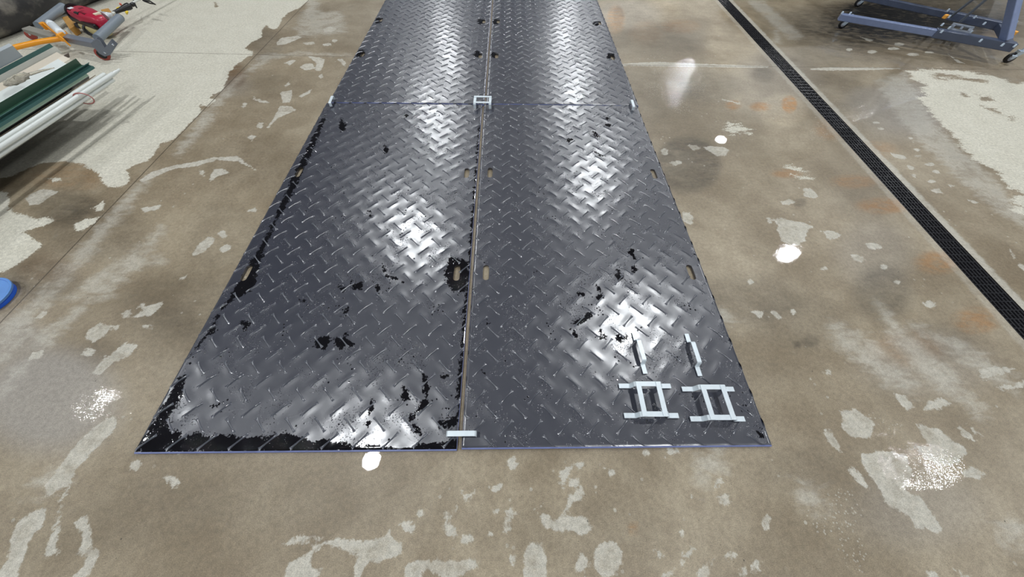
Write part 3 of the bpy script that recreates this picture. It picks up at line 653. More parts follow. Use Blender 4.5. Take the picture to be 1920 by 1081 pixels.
def frame_clip(label, cx, cy, ang, tabs):
    r = empty('joining_clip', (cx, cy, ZM), label, 'clip', 'white steel mat clips')
    ca, sa = math.cos(ang), math.sin(ang)
    for s in (-1, 1):
        mb = MB(); strap(mb, (cx-sa*s*.0585, cy+ca*s*.0585), ang, .110, RISE, .047 if tabs else 0, ZM); mb.build('strap', m_clip, r, bevel=.0006)
    for s in (-1, 1):
        mb = MB(); ox, oy = s*.041, 0
        mb.box((cx+ca*ox, cy+sa*ox, ZM+RISE+ST+ST*.55), (.020, .134, ST), ang); mb.build('cross_bar', m_clip, r, bevel=.0006)
    return r
def strap_clip(label, cx, cy, ang, tab, L=.095):
    mb = MB(); strap(mb, (0, 0), 0, L, RISE*.82, tab, 0); o = mb.build('joining_clip', m_clip, bevel=.0006)
    o.location = (cx, cy, ZM); o.rotation_euler = (0, 0, ang)
    return tag(o, label, 'clip', 'white steel mat clips')
frame_clip('white rectangular four legged clip standing loose on the near right mat, nearer the middle seam', .763, .1715, -.008, True)
frame_clip('white rectangular four legged clip standing loose at the near right corner, beside the mat edge', 1.027, .157, -.008, True)
frame_clip('white rectangular clip joining the corners of all four mats on the seam', -.002, 2.388, math.pi/2-.01, False)
strap_clip('loose white bent strap clip on the near right mat, the left of the upright pair', .773, .379, -math.pi/2+.05, .042)
strap_clip('loose white bent strap clip on the near right mat, the right of the upright pair', 1.012, .368, -math.pi/2+.0, .042)
strap_clip('white strap clip bridging the seam at the front edge of the mats', .008, .050, 0.0, 0, L=.108)
strap_clip('small white strap clip over the joint at the left edge of the mats', -1.158, 2.390, -math.pi/2+.06, 0, L=.095)
strap_clip('small white strap clip over the joint at the right edge of the mats', 1.160, 2.376, -math.pi/2-.04, 0, L=.095)

# ------------------------------------------------------------------ drain grates
m_grate = mat_simple('black_cast_grate', (.030, .030, .034), .26, .3, spec=.7, bump=.3)
def grate(y0, label):
    L = .996; mb = MB(); W = DRW-.006
    sl = math.atan(.0185)
    for i in range(7):
        x = -W/2+.004+i*(W-.008)/6
        mb.box((x, L/2, -.0125), (.0085 if i in (0, 6) else .0075, L, .020))
    for j in range(21):
        y = .003+j*(L-.006)/20
        mb.box((0, y, -.011), (W, .0055, .020))
        if j < 20:
            for i in range(0, 6, 2):
                x = -W/2+.004+(i+.5+ (j % 2)*0)*(W-.008)/6
                mb.box((x, y+(L-.006)/40, -.0135), ((W-.008)/6, .0045, .018))
    o = mb.build('drain_grate', m_grate, bevel=.0012, seg=1)
    o.location = (DRX(y0)+DRW/2, y0, .0005); o.rotation_euler = (0, 0, -sl)
    return tag(o, label, 'drain grate', 'grates along the floor drain')
g0 = grate(.05, 'black slotted drain grate at the right edge of the photo, nearest of the row')
for y0, lb in ((1.05, 'black slotted drain grate, second of the row from the near end'), (2.05, 'black slotted drain grate in the middle of the drain row'),
               (3.05, 'black slotted drain grate, fourth of the row, crossing the far floor joint'), (4.05, 'black slotted drain grate at the far end of the row, top of the photo')):
    g = g0.copy(); COL.objects.link(g); g.location = (DRX(y0)+DRW/2, y0, .0005); tag(g, lb)

# ------------------------------------------------------------------ blue tub lid / disc at the left edge
m_blue = mat_simple('blue_plastic', srgb(30, 92, 205), .35, var=.1)
m_blue2 = mat_simple('blue_plastic_worn_rim', srgb(92, 140, 205), .4, var=.15)
c = at(-36, 557, .03)
r = empty('tub_lid', (c[0], c[1], 0), 'round blue plastic lid lying at the left edge of the photo', 'lid')
R0 = np.linalg.norm(at(11, 556, .03)-c)
mb = MB(); mb.lathe((c[0], c[1], 0), (0, 0, 1), [(.001, R0-.03), (.001, R0-.012), (.028, R0-.010), (.030, R0-.012), (.026, R0-.02), (.024, R0-.1), (.028, R0*.3), (.028, .02)], 72); mb.build('lid_body', m_blue, r, smooth=True, angle=50)
mb = MB(); mb.lathe((c[0], c[1], 0), (0, 0, 1), [(.020, R0-.0095), (.022, R0-.004), (.031, R0-.002), (.033, R0-.006), (.031, R0-.012), (.0295, R0-.0115)], 72)
o = mb.build('rim', m_blue2, r, smooth=True, angle=50)

# ------------------------------------------------------------------ stack of flashings and pipes, left
ANG = -.085                                  # the stack leans a little against the mats
SX = np.array([math.cos(ANG), math.sin(ANG), 0]); SY = np.array([-math.sin(ANG), math.cos(ANG), 0])
def PM(name, rgb, rough=.4, metal=0.0, **k): return mat_simple(name, srgb(*rgb), rough, metal, **k)
m_wpipe = PM('white_pvc', (214, 219, 216), .3, var=.06); m_dg = PM('dark_green_sheet', (50, 82, 66), .35); m_dg2 = PM('teal_green_sheet', (64, 100, 96), .35)
m_lg = PM('light_green_sheet', (158, 184, 164), .4); m_tan = PM('tan_sheet', (196, 186, 168), .4); m_lgr = PM('light_grey_sheet', (202, 203, 193), .4)
m_wh = PM('white_sheet', (226, 232, 230), .35, var=.05); m_br = PM('brown_sheet', (72, 52, 48), .4); m_gb = PM('blue_grey_sheet', (178, 186, 192), .35, var=.06); m_bk = PM('black_steel', (22, 21, 20), .35)
m_wood = PM('raw_timber', (186, 140, 74), .6, var=.25, scale=30); m_wood2 = PM('weathered_timber', (110, 88, 60), .75, var=.25)
YB = -.9
def flashing(name, tipx, tipy, z, prof, mat, label, cat, length=None, group=None):
    """bent sheet: prof is a list of (across, up) points, swept along the stack direction back from its tip"""
    T = .0022; L = length if length else (tipy-YB)
    o3 = np.array([tipx, tipy, z]); mb = MB(); n = len(prof); vs_ = []
    pr_ = [np.array(p, float) for p in prof]; nr = []
    for i in range(n):
        a = pr_[max(i-1, 0)]; b = pr_[min(i+1, n-1)]; t_ = (b-a)/np.linalg.norm(b-a); nr.append(np.array([-t_[1], t_[0]]))
    poly = [tuple(p) for p in pr_]+[tuple(pr_[i]-nr[i]*T) for i in range(n-1, -1, -1)]; N = len(poly)
    for k in (0, 1):
        for (a, b) in poly: vs_.append(o3+SX*a+np.array([0, 0, b])-SY*L*k)
    fs = [(i, (i+1) % N, N+(i+1) % N, N+i) for i in range(N)]
    for i in range(n-1):
        fs.append((i, i+1, N-2-i, N-1-i)); fs.append((N+i, N+i+1, N+N-2-i, N+N-1-i))
    mb.add([v-o3 for v in vs_], fs)
    o = mb.build(name, mat); o.location = o3
    return tag(o, label, cat, group)
G = 'metal flashings stacked at the left'
def tipxy(px, py, z): q = at(px, py, z); return q[0], q[1]
def on_y(px, py, y):
    d = RX*((px-960)/F_PX)-UP*((py-540.5)/F_PX)+FW; p = CAM+d*((y-CAM[1])/d[1]); return p
def fl(name, y, pts, mat, label, cat='metal strip', ext=()):
    """pts: the corners of the cut end, in the plane y = const; ext: further hidden corners (dx, dz)"""
    P_ = [on_y(px, py, y) for px, py in pts]
    for (dx, dz) in ext: P_.append(P_[-1]+np.array([dx, 0, dz]))
    o = P_[0]; prof = [((p-o)@SX, p[2]-o[2]) for p in P_]
    return flashing(name, o[0], o[1], o[2], prof, mat, label, cat, group=G)
fl('metal_flashing', 2.42, [(142.5, 109.8), (152.5, 121.3)], m_dg, 'wide dark green metal flashing, uppermost of the greens in the left stack', ext=((.03, -.002), (.0, -.012)))
fl('metal_angle', 2.40, [(167.5, 117), (166.5, 121.5), (175, 124)], m_dg2, 'teal green metal angle with an upright lip beside the wide dark green flashing', ext=((.001, -.012),))
fl('metal_channel', 2.36, [(159.2, 135.6), (167, 141.9)], m_lg, 'pale green metal channel just above the white pipes')
fl('steel_bar', 2.355, [(167, 143.2), (167.3, 147.5)], m_bk, 'black steel bar on edge between the pale green channel and the white pipes', 'bar')
fl('metal_flashing', 2.47, [(108.8, 110.3), (123.1, 118.8)], m_wh, 'broad white metal flashing with a plastic bag lying on it', ext=((.02, -.01),))
fl('metal_flashing', 2.62, [(128.8, 99.4), (130.6, 106.9)], m_br, 'dark brown metal flashing with only its end showing past the white one')
fl('metal_flashing', 2.56, [(106.3, 97.5), (118.8, 103.8)], m_tan, 'tan metal flashing between the white and the light grey ones', ext=((.03, -.02),))
fl('metal_flashing', 2.63, [(103, 86.3), (110.6, 93)], m_lgr, 'light grey metal flashing between the tan and the teal ones', ext=((.0, -.02),))
fl('metal_flashing', 2.68, [(93, 81.3), (98.8, 86.3)], m_dg2, 'narrow teal green metal flashing next to the blue grey sheet', ext=((.0, -.02),))
fl('metal_sheet', 2.47, [(17, 81), (23.8, 85), (43, 106)], m_gb, 'blue grey folded metal sheet at the back of the left stack')
fl('metal_flashing', 2.42, [(169, 148), (180, 139.5)], PM('dull_brown_sheet', (120, 104, 84), .5), 'dull brown flashing with its end poking out beside the white pipes')
# unseen flat sheet added under the stack to close its shadow
mb = MB(); o3 = np.array([-2.89, 2.25, .150]); mb.box(o3+SX*-.64-SY*1.45, (1.66, 2.9, .006), ANG); o = mb.build('shade_sheet', PM('grey_shade_sheet', (96, 96, 92), .5)); tag(o, 'unseen flat grey sheet added under the left metal stack to close its shadow', 'shade sheet')
# pipes
PA = -.10; PXd = np.array([math.cos(PA), math.sin(PA), 0]); PY = np.array([-math.sin(PA), math.cos(PA), 0])
for (px, py, rr, z, lb) in ((197, 139, .0125, .205, 'white plastic pipe tied in the bundle, the one nearest the steel rod'), (213, 138, .0130, .217, 'white plastic pipe with a stepped collar end, middle of the tied bundle'),
                            (212, 149, .0125, .190, 'white plastic pipe tied in the bundle, outermost and nearest the floor'),):
    q = at(px, py, z); rt = empty('plastic_pipe', (q[0], q[1], z), lb, 'pipe', 'white pipes tied in a bundle')
    e = q-PY*(q[1]-YB)
    mb = MB(); mb.tube([q, q-PY*.004, e], [rr*.93, rr, rr], 24); mb.build('pipe_body', m_wpipe, rt, smooth=True)
    if 'collar' in lb:
        mb = MB(); mb.lathe(q-PY*.002, PY, [(0, rr*.8), (.03, rr*.8), (.031, rr*.62), (.06, rr*.62)], 24); mb.build('collar', m_wpipe, rt, smooth=True)
q = at(192, 150, .172); mb = MB(); mb.tube([q-PY*.06, q-PY*(q[1]-YB)], .0125, 20); o = mb.build('plastic_pipe', m_wpipe, smooth=True)
tag(o, 'white plastic pipe lying lowest in the tied bundle, underneath the others', 'pipe', 'white pipes tied in a bundle')
# red tie
m_tie = PM('red_tie', (176, 112, 108), .5)
q = at(150, 178, .222)
loop = []
for k in range(25):
    a = 2*math.pi*k/24; loop.append(q+PXd*(.050*math.cos(a))+np.array([0, 0, -.022+.034*math.sin(a)])+PY*(.012*math.cos(a)))
mb = MB(); mb.tube(loop, .0035, 6, cap=False); o = mb.build('cable_tie', m_tie, smooth=True); tag(o, 'faded red tie wrapped round the white pipe bundle', 'tie')
# bearers
for (yy, lb) in ((-.2, 'weathered timber bearer under the metal stack, the near one'), (1.95, 'weathered timber bearer under the metal stack, the far one')):
    mb = MB(); mb.box((-3.42, yy, .073), (.50, .09, .145), ANG); o = mb.build('timber_bearer', m_wood2, bevel=.003)
    tag(o, lb, 'timber', 'bearers under the stack')
# plastic bag of fixings
q = at(36, 153, .30)
t = NT('clear_plastic'); t.set(t.b, 'Transmission Weight', .8); t.set(t.b, 'IOR', 1.2)
m_bag = t.out(Base_Color=srgb(236, 230, 214), Roughness=.08, Normal=t.bump(t.noise(60, 3, .6, dist=1.2), .9, .01))
mb = MB(); mb.ell(q+np.array([0, 0, .012]), (.05, .08, .014), n=28, k=14)
mb.v = [tuple(np.array(v)+np.array([rng.normal(0, .003), rng.normal(0, .003), rng.normal(0, .0022)])) for v in mb.v]
mb.tube([q+np.array([.02, .07, .01]), q+np.array([.05, .12, .008]), q+np.array([.10, .17, .006])], [.008, .006, .002], 10)
o = mb.build('plastic_bag', m_bag, smooth=True, angle=60); tag(o, 'small crumpled clear plastic bag lying on the white flashing', 'bag')

# ------------------------------------------------------------------ wheel dolly (roller jack)
m_dgrey = PM('grey_paint', (112, 118, 128), .4, .1, scale=40); m_roll = PM('grey_roller', (122, 132, 142), .45, var=.06); m_or = PM('orange_paint', (238, 158, 36), .38, var=.06)
m_whp = PM('white_plastic', (232, 240, 244), .35, var=.03); m_redw = PM('red_wheel', (150, 66, 56), .5); m_rub = PM('black_rubber', (20, 20, 22), .5); m_chr = PM('bright_steel', (205, 212, 220), .25, .8); m_top = PM('dusty_grey_paint', (142, 140, 132), .6)
r = empty('wheel_dolly', (*at(120, 85, 0)[:2], 0), 'grey and orange vehicle wheel dolly with two rollers and a long orange lever', 'dolly')
zb = .10
A = at(52, 55, zb); B = at(104, 70, zb); Cq = at(124, 71, zb); Dq = at(186, 84, zb)
mb = MB(); mb.bar(A, B, .066, .035); mb.build('inner_arm', m_top, r, bevel=.004)
mb = MB(); mb.bar(Cq-(Dq-Cq)*.12, Dq, .064, .045); o = mb.build('outer_arm', m_dgrey, r, bevel=.005)
for k in (.35, .62):
    m2 = MB(); m2.bar(Cq+(Dq-Cq)*k+np.array([.006, -.0275, -.004]), Cq+(Dq-Cq)*(k+.06)+np.array([.006, -.0275, -.010]), .006, .010)
    m2.build('slot', m_rub, o)
r1a, r1b = at(72, 48, .10), at(119, 12, .10)
mb = MB(); mb.tube([r1a, r1b], .030, 28); mb.build('roller', m_roll, r, smooth=True)
r2a, r2b = at(183, 72, .10), at(225, 33, .10)
mb = MB(); mb.tube([r2a, r2b], .030, 28); o = mb.build('roller', m_roll, r, smooth=True)
for (a, b) in ((r1a, r1b), (r2a, r2b)):
    d = (b-a)/np.linalg.norm(b-a); mb = MB(); mb.tube([b-d*.002, b+d*.012], .026, 20); mb.build('roller_cap', m_rub, r, smooth=True)
# orange ratchet clamp across the arms
ca_, cb_ = at(86, 49, zb+.03), at(126, 80, zb+.01)
mb = MB(); mb.bar(ca_, cb_, .010, .055); mb.bar(ca_, ca_+(r1a-r1b)/np.linalg.norm(r1a-r1b)*-.0+np.array([-.03, .012, .0]), .035, .05)
mb.bar(at(112, 72, zb+.02), at(126, 63, zb+.02), .02, .05); mb.build('ratchet_bracket', m_or, r, bevel=.004)
w1, w2_ = at(95, 44, zb+.045), at(114, 61, zb+.04)
dw = (w2_-w1)/np.linalg.norm(w2_-w1)
mb = MB(); mb.tube([w1-dw*.012, w1, w1+dw*.05, w1+dw*.055, w1+dw*.065, w1+dw*.07, w2_, w2_+dw*.012], [.018, .028, .030, .026, .026, .030, .029, .018], 24); mb.build('foot_pedal', m_whp, r, smooth=True)
lv = [at(px, py, z) for px, py, z in ((118, 72, .105), (95, 75, .11), (70, 79, .115), (40, 86, .115), (0, 96, .11), (-60, 112, .11))]
mb = MB(); mb.tube(lv, .018, 20); mb.build('lever', m_or, r, smooth=True)
# castor bracket and red wheel
wc = at(192, 101, .045); ax = np.array([.35, -.94, 0.]); ax = np.array([.28, -.96, 0]); ax /= np.linalg.norm(ax)
ey = np.array([0, 0, 1.]); ex = np.cross(ey, ax)*1.0; ex = ex if ex[0] > 0 else -ex
bp = wc+ax*.021
pts = [(170, 80), (181, 72), (188, 76), (197, 89), (207, 76), (218, 86), (207, 103), (197, 106), (186, 100), (176, 88)]
def onplane(px, py, p0, n):
    d = RX*((px-960)/F_PX)-UP*((py-540.5)/F_PX)+FW; tt = np.dot(p0-CAM, n)/np.dot(d, n); return CAM+tt*d
poly = [((onplane(px, py, bp, ax)-bp)@ex, (onplane(px, py, bp, ax)-bp)@ey) for px, py in pts]
mb = MB(); mb.prism(poly, bp, ex, ey, ax, .004); mb.prism(poly, bp-ax*.044, ex, ey, ax, .004)
cas = mb.build('castor_bracket', m_dgrey, r, bevel=.002)
for (px, py) in ((197, 99), (212, 84)):
    q = onplane(px, py, bp+ax*.006, ax); mb = MB(); mb.lathe(q, ax, [(-.001, .007), (.003, .007), (.005, .004)], 12); mb.build('bolt', m_chr, cas, smooth=True)
mb = MB(); mb.lathe(wc-ax*.015, ax, [(0, .030), (0.0, .039), (.004, .045), (.026, .045), (.030, .039), (.030, .030)], 40); mb.build('wheel', m_redw, r, smooth=True)
mb = MB(); mb.lathe(wc-ax*.0165, ax, [(0, .010), (0, .030), (.033, .030), (.033, .010)], 32); mb.build('wheel_hub', m_rub, r, smooth=True)
wc2 = at(58, 66, .035); mb = MB(); mb.lathe(wc2-ax*.012, ax, [(0, .028), (.003, .035), (.021, .035), (.024, .028)], 28); mb.build('wheel', m_redw, r, smooth=True)
mb = MB(); mb.bar(wc2+np.array([0, .002, .0]), wc2+np.array([0, .005, .05]), .03, .03); mb.build('castor_bracket', m_chr, r, bevel=.002)

# ------------------------------------------------------------------ brush cutter with a red engine
m_red = PM('red_plastic', (176, 34, 62), .32, var=.12); m_dred = PM('dark_red_slots', (70, 12, 22), .6); m_cream = PM('cream_label', (226, 214, 190), .5, var=.03); m_yel = PM('yellow_plastic', (238, 205, 40), .4, var=.05)
m_alu = PM('silver_aluminium', (214, 218, 220), .3, .4); m_bp = PM('black_plastic', (20, 20, 22), .38)
ec = at(171, 32, .10); sd = at(262, 2, .12)-at(206, 26, .12); sd[2] = 0; sd /= np.linalg.norm(sd)
EX = sd; EY = np.array([-sd[1], sd[0], 0]); EZ = np.array([0, 0, 1.]); RT = np.array([EX, EY, EZ]).T
r = empty('brush_cutter', (ec[0], ec[1], 0), 'brush cutter with a red petrol engine lying on the concrete behind the dolly', 'garden tool')
eo = at
zc = .115
e1, e2 = eo(143, 25, zc), eo(197, 44, zc)      # long axis of the cowl
dx_ = e2-e1; LE = np.linalg.norm(dx_); dx_ /= LE; dy_ = np.array([-dx_[1], dx_[0], 0]); RE = np.array([dx_, dy_, EZ]).T
cc = (e1+e2)/2
HW, HH = .080, .066
mb = MB(); mb.ell(cc, (LE*.5, HW, HH), RE, n=36, k=20, power=.55)
V_ = []
for v in mb.v:
    p = np.array(v)-cc; u = p@dx_/(LE*.5); w_ = p@dy_; h_ = p[2]
    k = 1.0-.28*max(0, u)**1.5+.06*math.cos(u*5)
    V_.append(tuple(cc+dx_*(p@dx_)+dy_*w_*k+EZ*h_*(1.0-.12*max(0, u))))
mb.v = V_
body = mb.build('engine_cover', m_red, r, smooth=True, angle=60)
tz = HH*.985
for k in range(6):
    mb = MB(); mb.box(cc+dx_*(LE*.06+k*.0155)-dy_*.026+EZ*(tz-.004-k*.0008), (.0065, .046, .008), RE); mb.build('cooling_slot', m_dred, body)
for k in range(3):
    mb = MB(); mb.box(cc-dx_*(LE*.08)-dy_*(.004-k*.012)+EZ*(tz-.001), (.042, .005, .006), RE); mb.build('cooling_slot', m_dred, body)
for k in range(4):
    mb = MB(); mb.box(cc-dx_*(LE*.10+k*.013)+dy_*.050+EZ*(tz-.006), (.005, .020, .008), RE); mb.build('cooling_slot', m_dred, body)
mb = MB(); mb.box(cc-dx_*LE*.27-dy_*.034+EZ*(tz-.004), (.046, .036, .010), RE); mb.build('white_label', m_whp, body, bevel=.001)
mb = MB(); mb.box(cc-dx_*LE*.27-dy_*.034+EZ*(tz-.006), (.058, .050, .010), RE); mb.build('label_recess', m_dred, body, bevel=.001)
mb = MB(); mb.box(cc+dx_*LE*.36+dy_*.022+EZ*(tz-.012), (.034, .050, .014), RE); mb.build('heat_label', m_cream, body, bevel=.002)
mb = MB(); mb.box(cc+dx_*LE*.02-dy_*.060+EZ*(tz-.010), (.058, .022, .016), RE); mb.build('switch_panel', m_bp, body, bevel=.002)
mb = MB(); mb.box(cc+dx_*.0-dy_*.070-EZ*.012, (LE*.86, .030, .04), RE); mb.build('lower_shroud', m_bp, r, bevel=.008)
q = cc-dx_*LE*.5; mb = MB(); mb.lathe(q+dx_*.022, -dx_, [(0, .070), (.018, .073), (.028, .062), (.031, .03), (.032, .012)], 32); mb.build('starter_housing', m_bp, r, smooth=True, angle=50)
q = eo(147, 48, .055); mb = MB(); mb.lathe(q, (.35, -.85, .35), [(-.02, .022), (.012, .022), (.018, .017)], 24); mb.build('fuel_cap', m_bp, r, smooth=True)
q = eo(167, 56, .055); dd = np.array([.30, -.75, .58]); dd /= np.linalg.norm(dd)
mb = MB(); mb.lathe(q, dd, [(-.035, .036), (-.008, .046), (.006, .044), (.008, .030), (.0, .027), (.0, .006)], 32); aw = mb.build('air_filter_cover', m_bp, r, smooth=True, angle=50)
mb = MB(); mb.bar(q+dd*.006-dx_*.020, q+dd*.006+dx_*.012, .007, .007); mb.build('choke_lever', m_alu, aw, bevel=.001)
mb = MB(); mb.ell(cc-dy_*.03-EZ*.068, (LE*.44, .065, .044), RE, power=.7); mb.build('fuel_tank', PM('clear_fuel_tank', (190, 178, 128), .35), r, smooth=True, angle=60)
q = eo(206, 28, .12); mb = MB(); mb.lathe(q-EX*.03, EX, [(-.02, .036), (.0, .035), (.024, .024), (.045, .015)], 24); mb.build('clutch_housing', m_alu, r, smooth=True)
s0, s1 = eo(210, 26, .12), eo(330, -38, .13)
mb = MB(); mb.tube([s0, s1], .0095, 18); mb.build('shaft', PM('white_shaft', (214, 216, 210), .3, .2), r, smooth=True)
g0_, g1_ = eo(218, 22, .12), eo(243, 11, .125)
mb = MB(); gd = (g1_-g0_)/np.linalg.norm(g1_-g0_)
mb.tube([g0_-gd*.02, g0_, g0_+gd*.05, g1_-gd*.02, g1_, g1_+gd*.014], [.014, .014, .017, .026, .025, .013], 18)
mb.tube([g1_+gd*.022, g1_+gd*.05], .016, 16)
th = mb.build('throttle_grip', m_bp, r, smooth=True)
q = eo(239, 25, .10); mb = MB(); mb.prism([(-.016, .014), (.014, .016), (.008, -.018), (-.003, -.020)], q, EX, EZ*.6-EY*.8, EY*.6+EZ*.8, .012); mb.build('throttle_trigger', m_yel, th, bevel=.002)
q = eo(222, 15, .13); mb = MB(); mb.box(q, (.034, .010, .012), RT); mb.build('lockout_lever', m_yel, th, bevel=.002)
q = eo(226, 8, .14); mb = MB(); mb.ell(q, (.009, .009, .011)); mb.build('stop_switch', PM('salmon_switch', (214, 110, 88), .4), th, smooth=True)
h = [eo(*p) for p in ((268, 1, .13), (281, 2, .13), (291, 8, .12), (281, 6, .12), (270, 2, .13))]
mb = MB(); mb.tube(h, .0065, 10); mb.build('front_handle', m_bp, r, smooth=True)
h = [eo(*p) for p in ((250, -3, .13), (251, 3, .125), (256, 14, .10))]
mb = MB(); mb.tube(h, .006, 10); mb.build('harness_clip', m_bp, r, smooth=True)
# timber blocks
def block(pts, z, label, h=.09):
    P4 = [at(px, py, z) for px, py in pts]; mb = MB(); c = sum(P4)/4
    o = MB(); o.add([(p[0]-c[0], p[1]-c[1], 0.001) for p in P4]+[(p[0]-c[0], p[1]-c[1], z) for p in P4], [(3, 2, 1, 0), (4, 5, 6, 7), (0, 1, 5, 4), (1, 2, 6, 5), (2, 3, 7, 6), (3, 0, 4, 7)])
    b = o.build('timber_block', m_wood, bevel=.003); b.location = (c[0], c[1], 0); return tag(b, label, 'timber', 'raw timber blocks by the engine')
block([(130, 54), (140, 48), (129, 29), (115, 32)], .06, 'pale timber block lying between the dolly rollers, left of the red engine')
block([(196, 25), (207, 22), (203, 15), (188, 18)], .05, 'small pale timber block showing behind the right end of the red engine')

# ------------------------------------------------------------------ black rolls at the far left
t = NT('woven_black_fabric'); nn = t.noise(4, 5, .6)
mp = t.n('ShaderNodeMapping'); t.set(mp, 0, t.pos()); mp.inputs['Scale'].default_value = (1, .12, 1)
nf = t.noise(120, 4, .7, vec=mp.outputs[0])
m_fab = t.out(Base_Color=t.mix(t.step(nn, .42, .62), srgb(62, 61, 63), srgb(142, 137, 128)), Roughness=.5, Normal=t.bump(nf, .5, .003))
def roll(p0, p1, rad, label, mat=m_fab):
    p0, p1 = np.array(p0), np.array(p1); c = (p0+p1)/2; mb = MB(); N = 40; path = [p0+(p1-p0)*k/24 for k in range(25)]
    rr = [rad*(1+.02*math.sin(k*1.7)+.015*math.sin(k*.9+1)) for k in range(25)]
    mb.tube([p-c for p in path], rr, N)
    d = (p1-p0)/np.linalg.norm(p1-p0)
    o = mb.build('fabric_roll', mat, smooth=True); o.location = c; return tag(o, label, 'roll', 'rolls of black sheeting at the back left')
a0, a1 = at(-10, 92, 0), at(226, -2, 0)
dr = (a1-a0)/np.linalg.norm(a1-a0); nl = np.array([-dr[1], dr[0], 0])
RR = .215
roll(a0-dr*.9+nl*(RR+.02)+EZ*(RR*.98), a1+dr*1.3+nl*(RR+.02)+EZ*(RR*.98), RR, 'long thick roll of dusty black woven sheeting behind the dolly')
m_fab2 = PM('grey_crumpled_sheet', (104, 104, 106), .5, var=.5, scale=8)
q = at(6, 2, .1)+np.array([-.15, .45, .25])
mb = MB(); mb.ell(q, (.42, .3, .26), n=26, k=14); mb.v = [tuple(np.array(v)+rng.normal(0, .014, 3)) for v in mb.v]
o = mb.build('crumpled_sheet', m_fab2, smooth=True, angle=30); tag(o, 'crumpled grey plastic sheet lying behind the black roll at the top left corner', 'plastic sheet')

# ------------------------------------------------------------------ blue grey workshop crane at the top right
m_cr = PM('blue_grey_steel', (120, 134, 168), .35, .1, var=.15, scale=30); m_crd = PM('dark_blue_grey_steel', (76, 85, 106), .38, .1, var=.15, scale=30); m_brace = PM('brace_grey', (122, 130, 142), .4); m_lab = PM('orange_sticker', (240, 170, 70), .5, var=.05); m_fork = PM('zinc_fork', (205, 220, 235), .3, .5)
bz = at(1830, 70, 0)
r = empty('engine_crane', (bz[0], bz[1], 0), 'blue grey workshop crane base on small castors beyond the floor drain', 'crane')
zl = .135
na, nb_, ncv = at(1574, 31, zl), at(1757, 62, zl), at(1900, 88, zl)
mb = MB(); mb.bar(na, nb_, .055, .05); lg = mb.build('leg', m_cr, r, bevel=.004)
mb = MB(); mb.bar(nb_-(nb_-na)*.03, ncv, .068, .062); mb.build('leg_socket', m_crd, r, bevel=.004)
fa, fb, fc = at(1610, -8, zl), at(1773, 27, zl), at(1872, 48, zl)
mb = MB(); mb.bar(fa, fb, .055, .05); mb.build('leg', m_crd, r, bevel=.004)
mb = MB(); mb.bar(fb, fc, .068, .062); mb.build('leg_socket', m_crd, r, bevel=.004)
# base plate with a slot pattern
pl = [at(1788, 42, zl-.02), at(1828, 50, zl-.02), at(1822, 63, zl-.02), at(1778, 54, zl-.02)]
mb = MB(); cpl = sum(pl)/4
u0, u1 = (pl[1]-pl[0]), (pl[3]-pl[0])
for (s, e, a, b) in ((0, 1, 0, .24), (0, 1, .76, 1), (0, .18, .2, .8), (.82, 1, .2, .8), (.45, .56, .2, .8)):
    Q = [pl[0]+u0*s+u1*a, pl[0]+u0*e+u1*a, pl[0]+u0*e+u1*b, pl[0]+u0*s+u1*b]
    mb.add([p for p in Q]+[p-EZ*.008 for p in Q], [(0, 1, 2, 3), (7, 6, 5, 4), (0, 4, 5, 1), (1, 5, 6, 2), (2, 6, 7, 3), (3, 7, 4, 0)])
mb.build('base_plate', m_brace, r)
# cross member between the sockets and mast
mb = MB(); mb.bar(ncv-(ncv-nb_)*.05, fc, .05, .045); mb.build('cross_member', m_crd, r, bevel=.004)
p0, p1 = at(1885, 76, zl+.03), at(1904, 0, .40)
dm = (p1-p0); dm /= np.linalg.norm(dm)
mb = MB(); mb.bar(p0, p0+dm*1.5, .066, .05, up=(1, 0, .2)); mb.build('mast', m_cr, r, bevel=.005)
for (a, b) in (((1800, 41, zl+.02), (1850, -2, .36)), ((1783, 31, zl+.02), (1828, -4, .34))):
    q0, q1 = at(*a), at(*b); dq = (q1-q0)/np.linalg.norm(q1-q0); mb = MB(); mb.bar(q0, q0+dq*1.3, .020, .016, up=(1, -.5, 0)); mb.build('brace', m_brace, r)
for (px, py, z) in ((1773, 31, zl+.06), (1902, 62, zl+.04)):
    q = at(px, py, z); mb = MB(); mb.box(q, (.035, .03, .03), .4); mb.build('orange_tab', m_lab, r, bevel=.004)
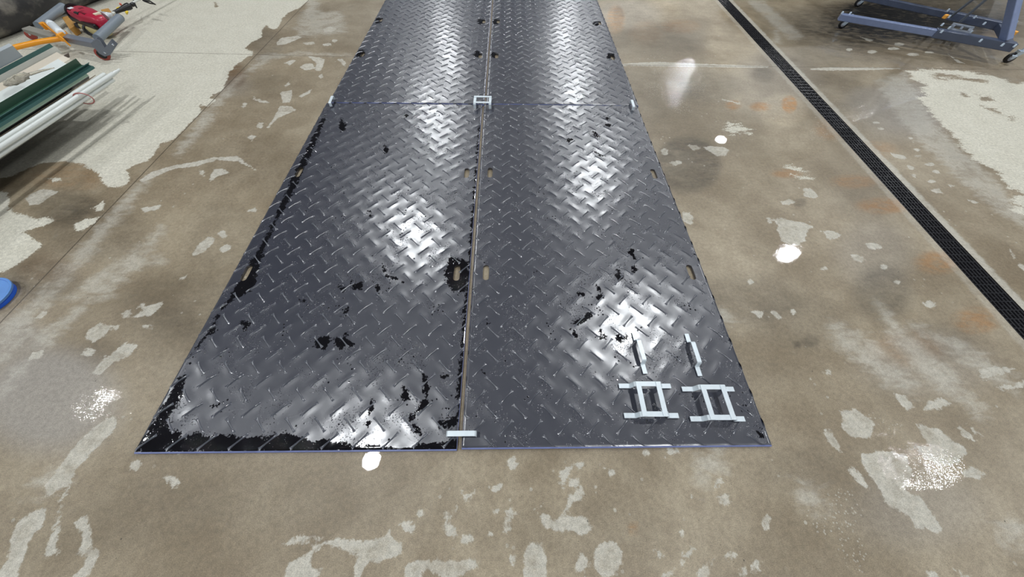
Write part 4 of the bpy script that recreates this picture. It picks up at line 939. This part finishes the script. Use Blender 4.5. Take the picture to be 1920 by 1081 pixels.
# bolts
for (px, py, z) in ((1580, 23, .17), (1595, 24, .165), (1768, 45, .19), (1767, 58, .18), (1792, 24, .18), (1779, 18, .2), (1781, 30, .19), (1829, 31, .18), (1847, 43, .175), (1840, 75, .17), (1881, 83, .17), (1907, 41, .2), (1781, 51, .13), (1822, 59, .13), (1904, 85, .16)):
    q = at(px, py, z); mb = MB(); mb.lathe(q-EZ*.025, (.1, .1, 1), [(.010, .009), (.026, .009), (.031, .007), (.033, .003)], 8); mb.build('bolt', m_fork, r, smooth=True)
def castor(px, py, dirv, ztop, s=1.0):
    c = at(px, py, .0); R_ = .042*s; c = np.array([c[0], c[1], R_]); d = np.array([dirv[0], dirv[1], 0.]); d /= np.linalg.norm(d); ax = np.array([-d[1], d[0], 0])
    mb = MB(); mb.lathe(c-ax*.014*s, ax, [(0, R_*.7), (.004, R_), (.024*s, R_), (.028*s, R_*.7)], 28); wh = mb.build('wheel', m_rub, r, smooth=True)
    mb = MB(); mb.lathe(c-ax*.0155*s, ax, [(0, R_*.2), (0, R_*.55), (.031*s, R_*.55), (.031*s, R_*.2)], 20); mb.build('wheel_hub', PM('grey_hub', (150, 150, 156), .4), wh, smooth=True)
    mb = MB(); T = c-d*.028*s
    for sg in (-1, 1):
        o_ = c+ax*sg*.019*s
        pts_ = [(-.016, -.006), (.014, -.008), (-.004, .060*s), (-.052*s, .060*s), (-.045*s, .045*s)]
        mb.prism(pts_, o_-ax*.0015, d, EZ, ax, .003)
    tp = c-d*.026*s; mb.box((tp[0], tp[1], R_+.060*s), (.05*s, .05*s, .004), math.atan2(d[1], d[0]))
    mb.tube([(tp[0], tp[1], R_+.060*s), (tp[0], tp[1], ztop)], .010, 12)
    mb.build('castor_fork', m_fork, r, bevel=.0008)
castor(1575, 53, (-.93, .3), .12, .9); castor(1605, 13, (-.93, .3), .12, .9); castor(1884, 117, (-.95, .2), .13, .95)
# brake tab on the near castor
q = at(1900, 105, .07); mb = MB(); mb.prism([(-.02, -.008), (.025, -.015), (.034, .0), (.0, .014)], q, (1, 0, 0), (0, 1, .1), (0, 0, 1), .004); mb.build('brake_pedal', m_fork, r)

# added dark block, unseen above the frame, to shade the floor behind the crane
m_shade = PM('dark_shade_block', (26, 27, 32), .5)
bx0, by0 = 3.9, 4.95
r = empty('shade_block', (bx0+1.3, by0+.6, 0), 'unseen dark block on feet added beyond the workshop crane to shade the floor', 'shade block')
mb = MB(); B8 = []
for z, g in ((.22, 0.0), (1.05, .18)):
    B8 += [(bx0-g, by0-g*.6, z), (bx0+2.8+g, by0+.35-g*.6, z), (bx0+2.7+g, by0+1.6+g, z), (bx0-.1-g, by0+1.3+g, z)]
mb.add(B8, [(3, 2, 1, 0), (0, 1, 5, 4), (1, 2, 6, 5), (2, 3, 7, 6), (3, 0, 4, 7), (4, 5, 6, 7)]); mb.build('shade_block_body', m_shade, r, bevel=.01)
for (x, y) in ((bx0+.3, by0+.25), (bx0+2.4, by0+.5), (bx0+.3, by0+1.1), (bx0+2.4, by0+1.4)):
    mb = MB(); mb.box((x, y, .111), (.1, .1, .218)); mb.build('foot', m_shade, r)
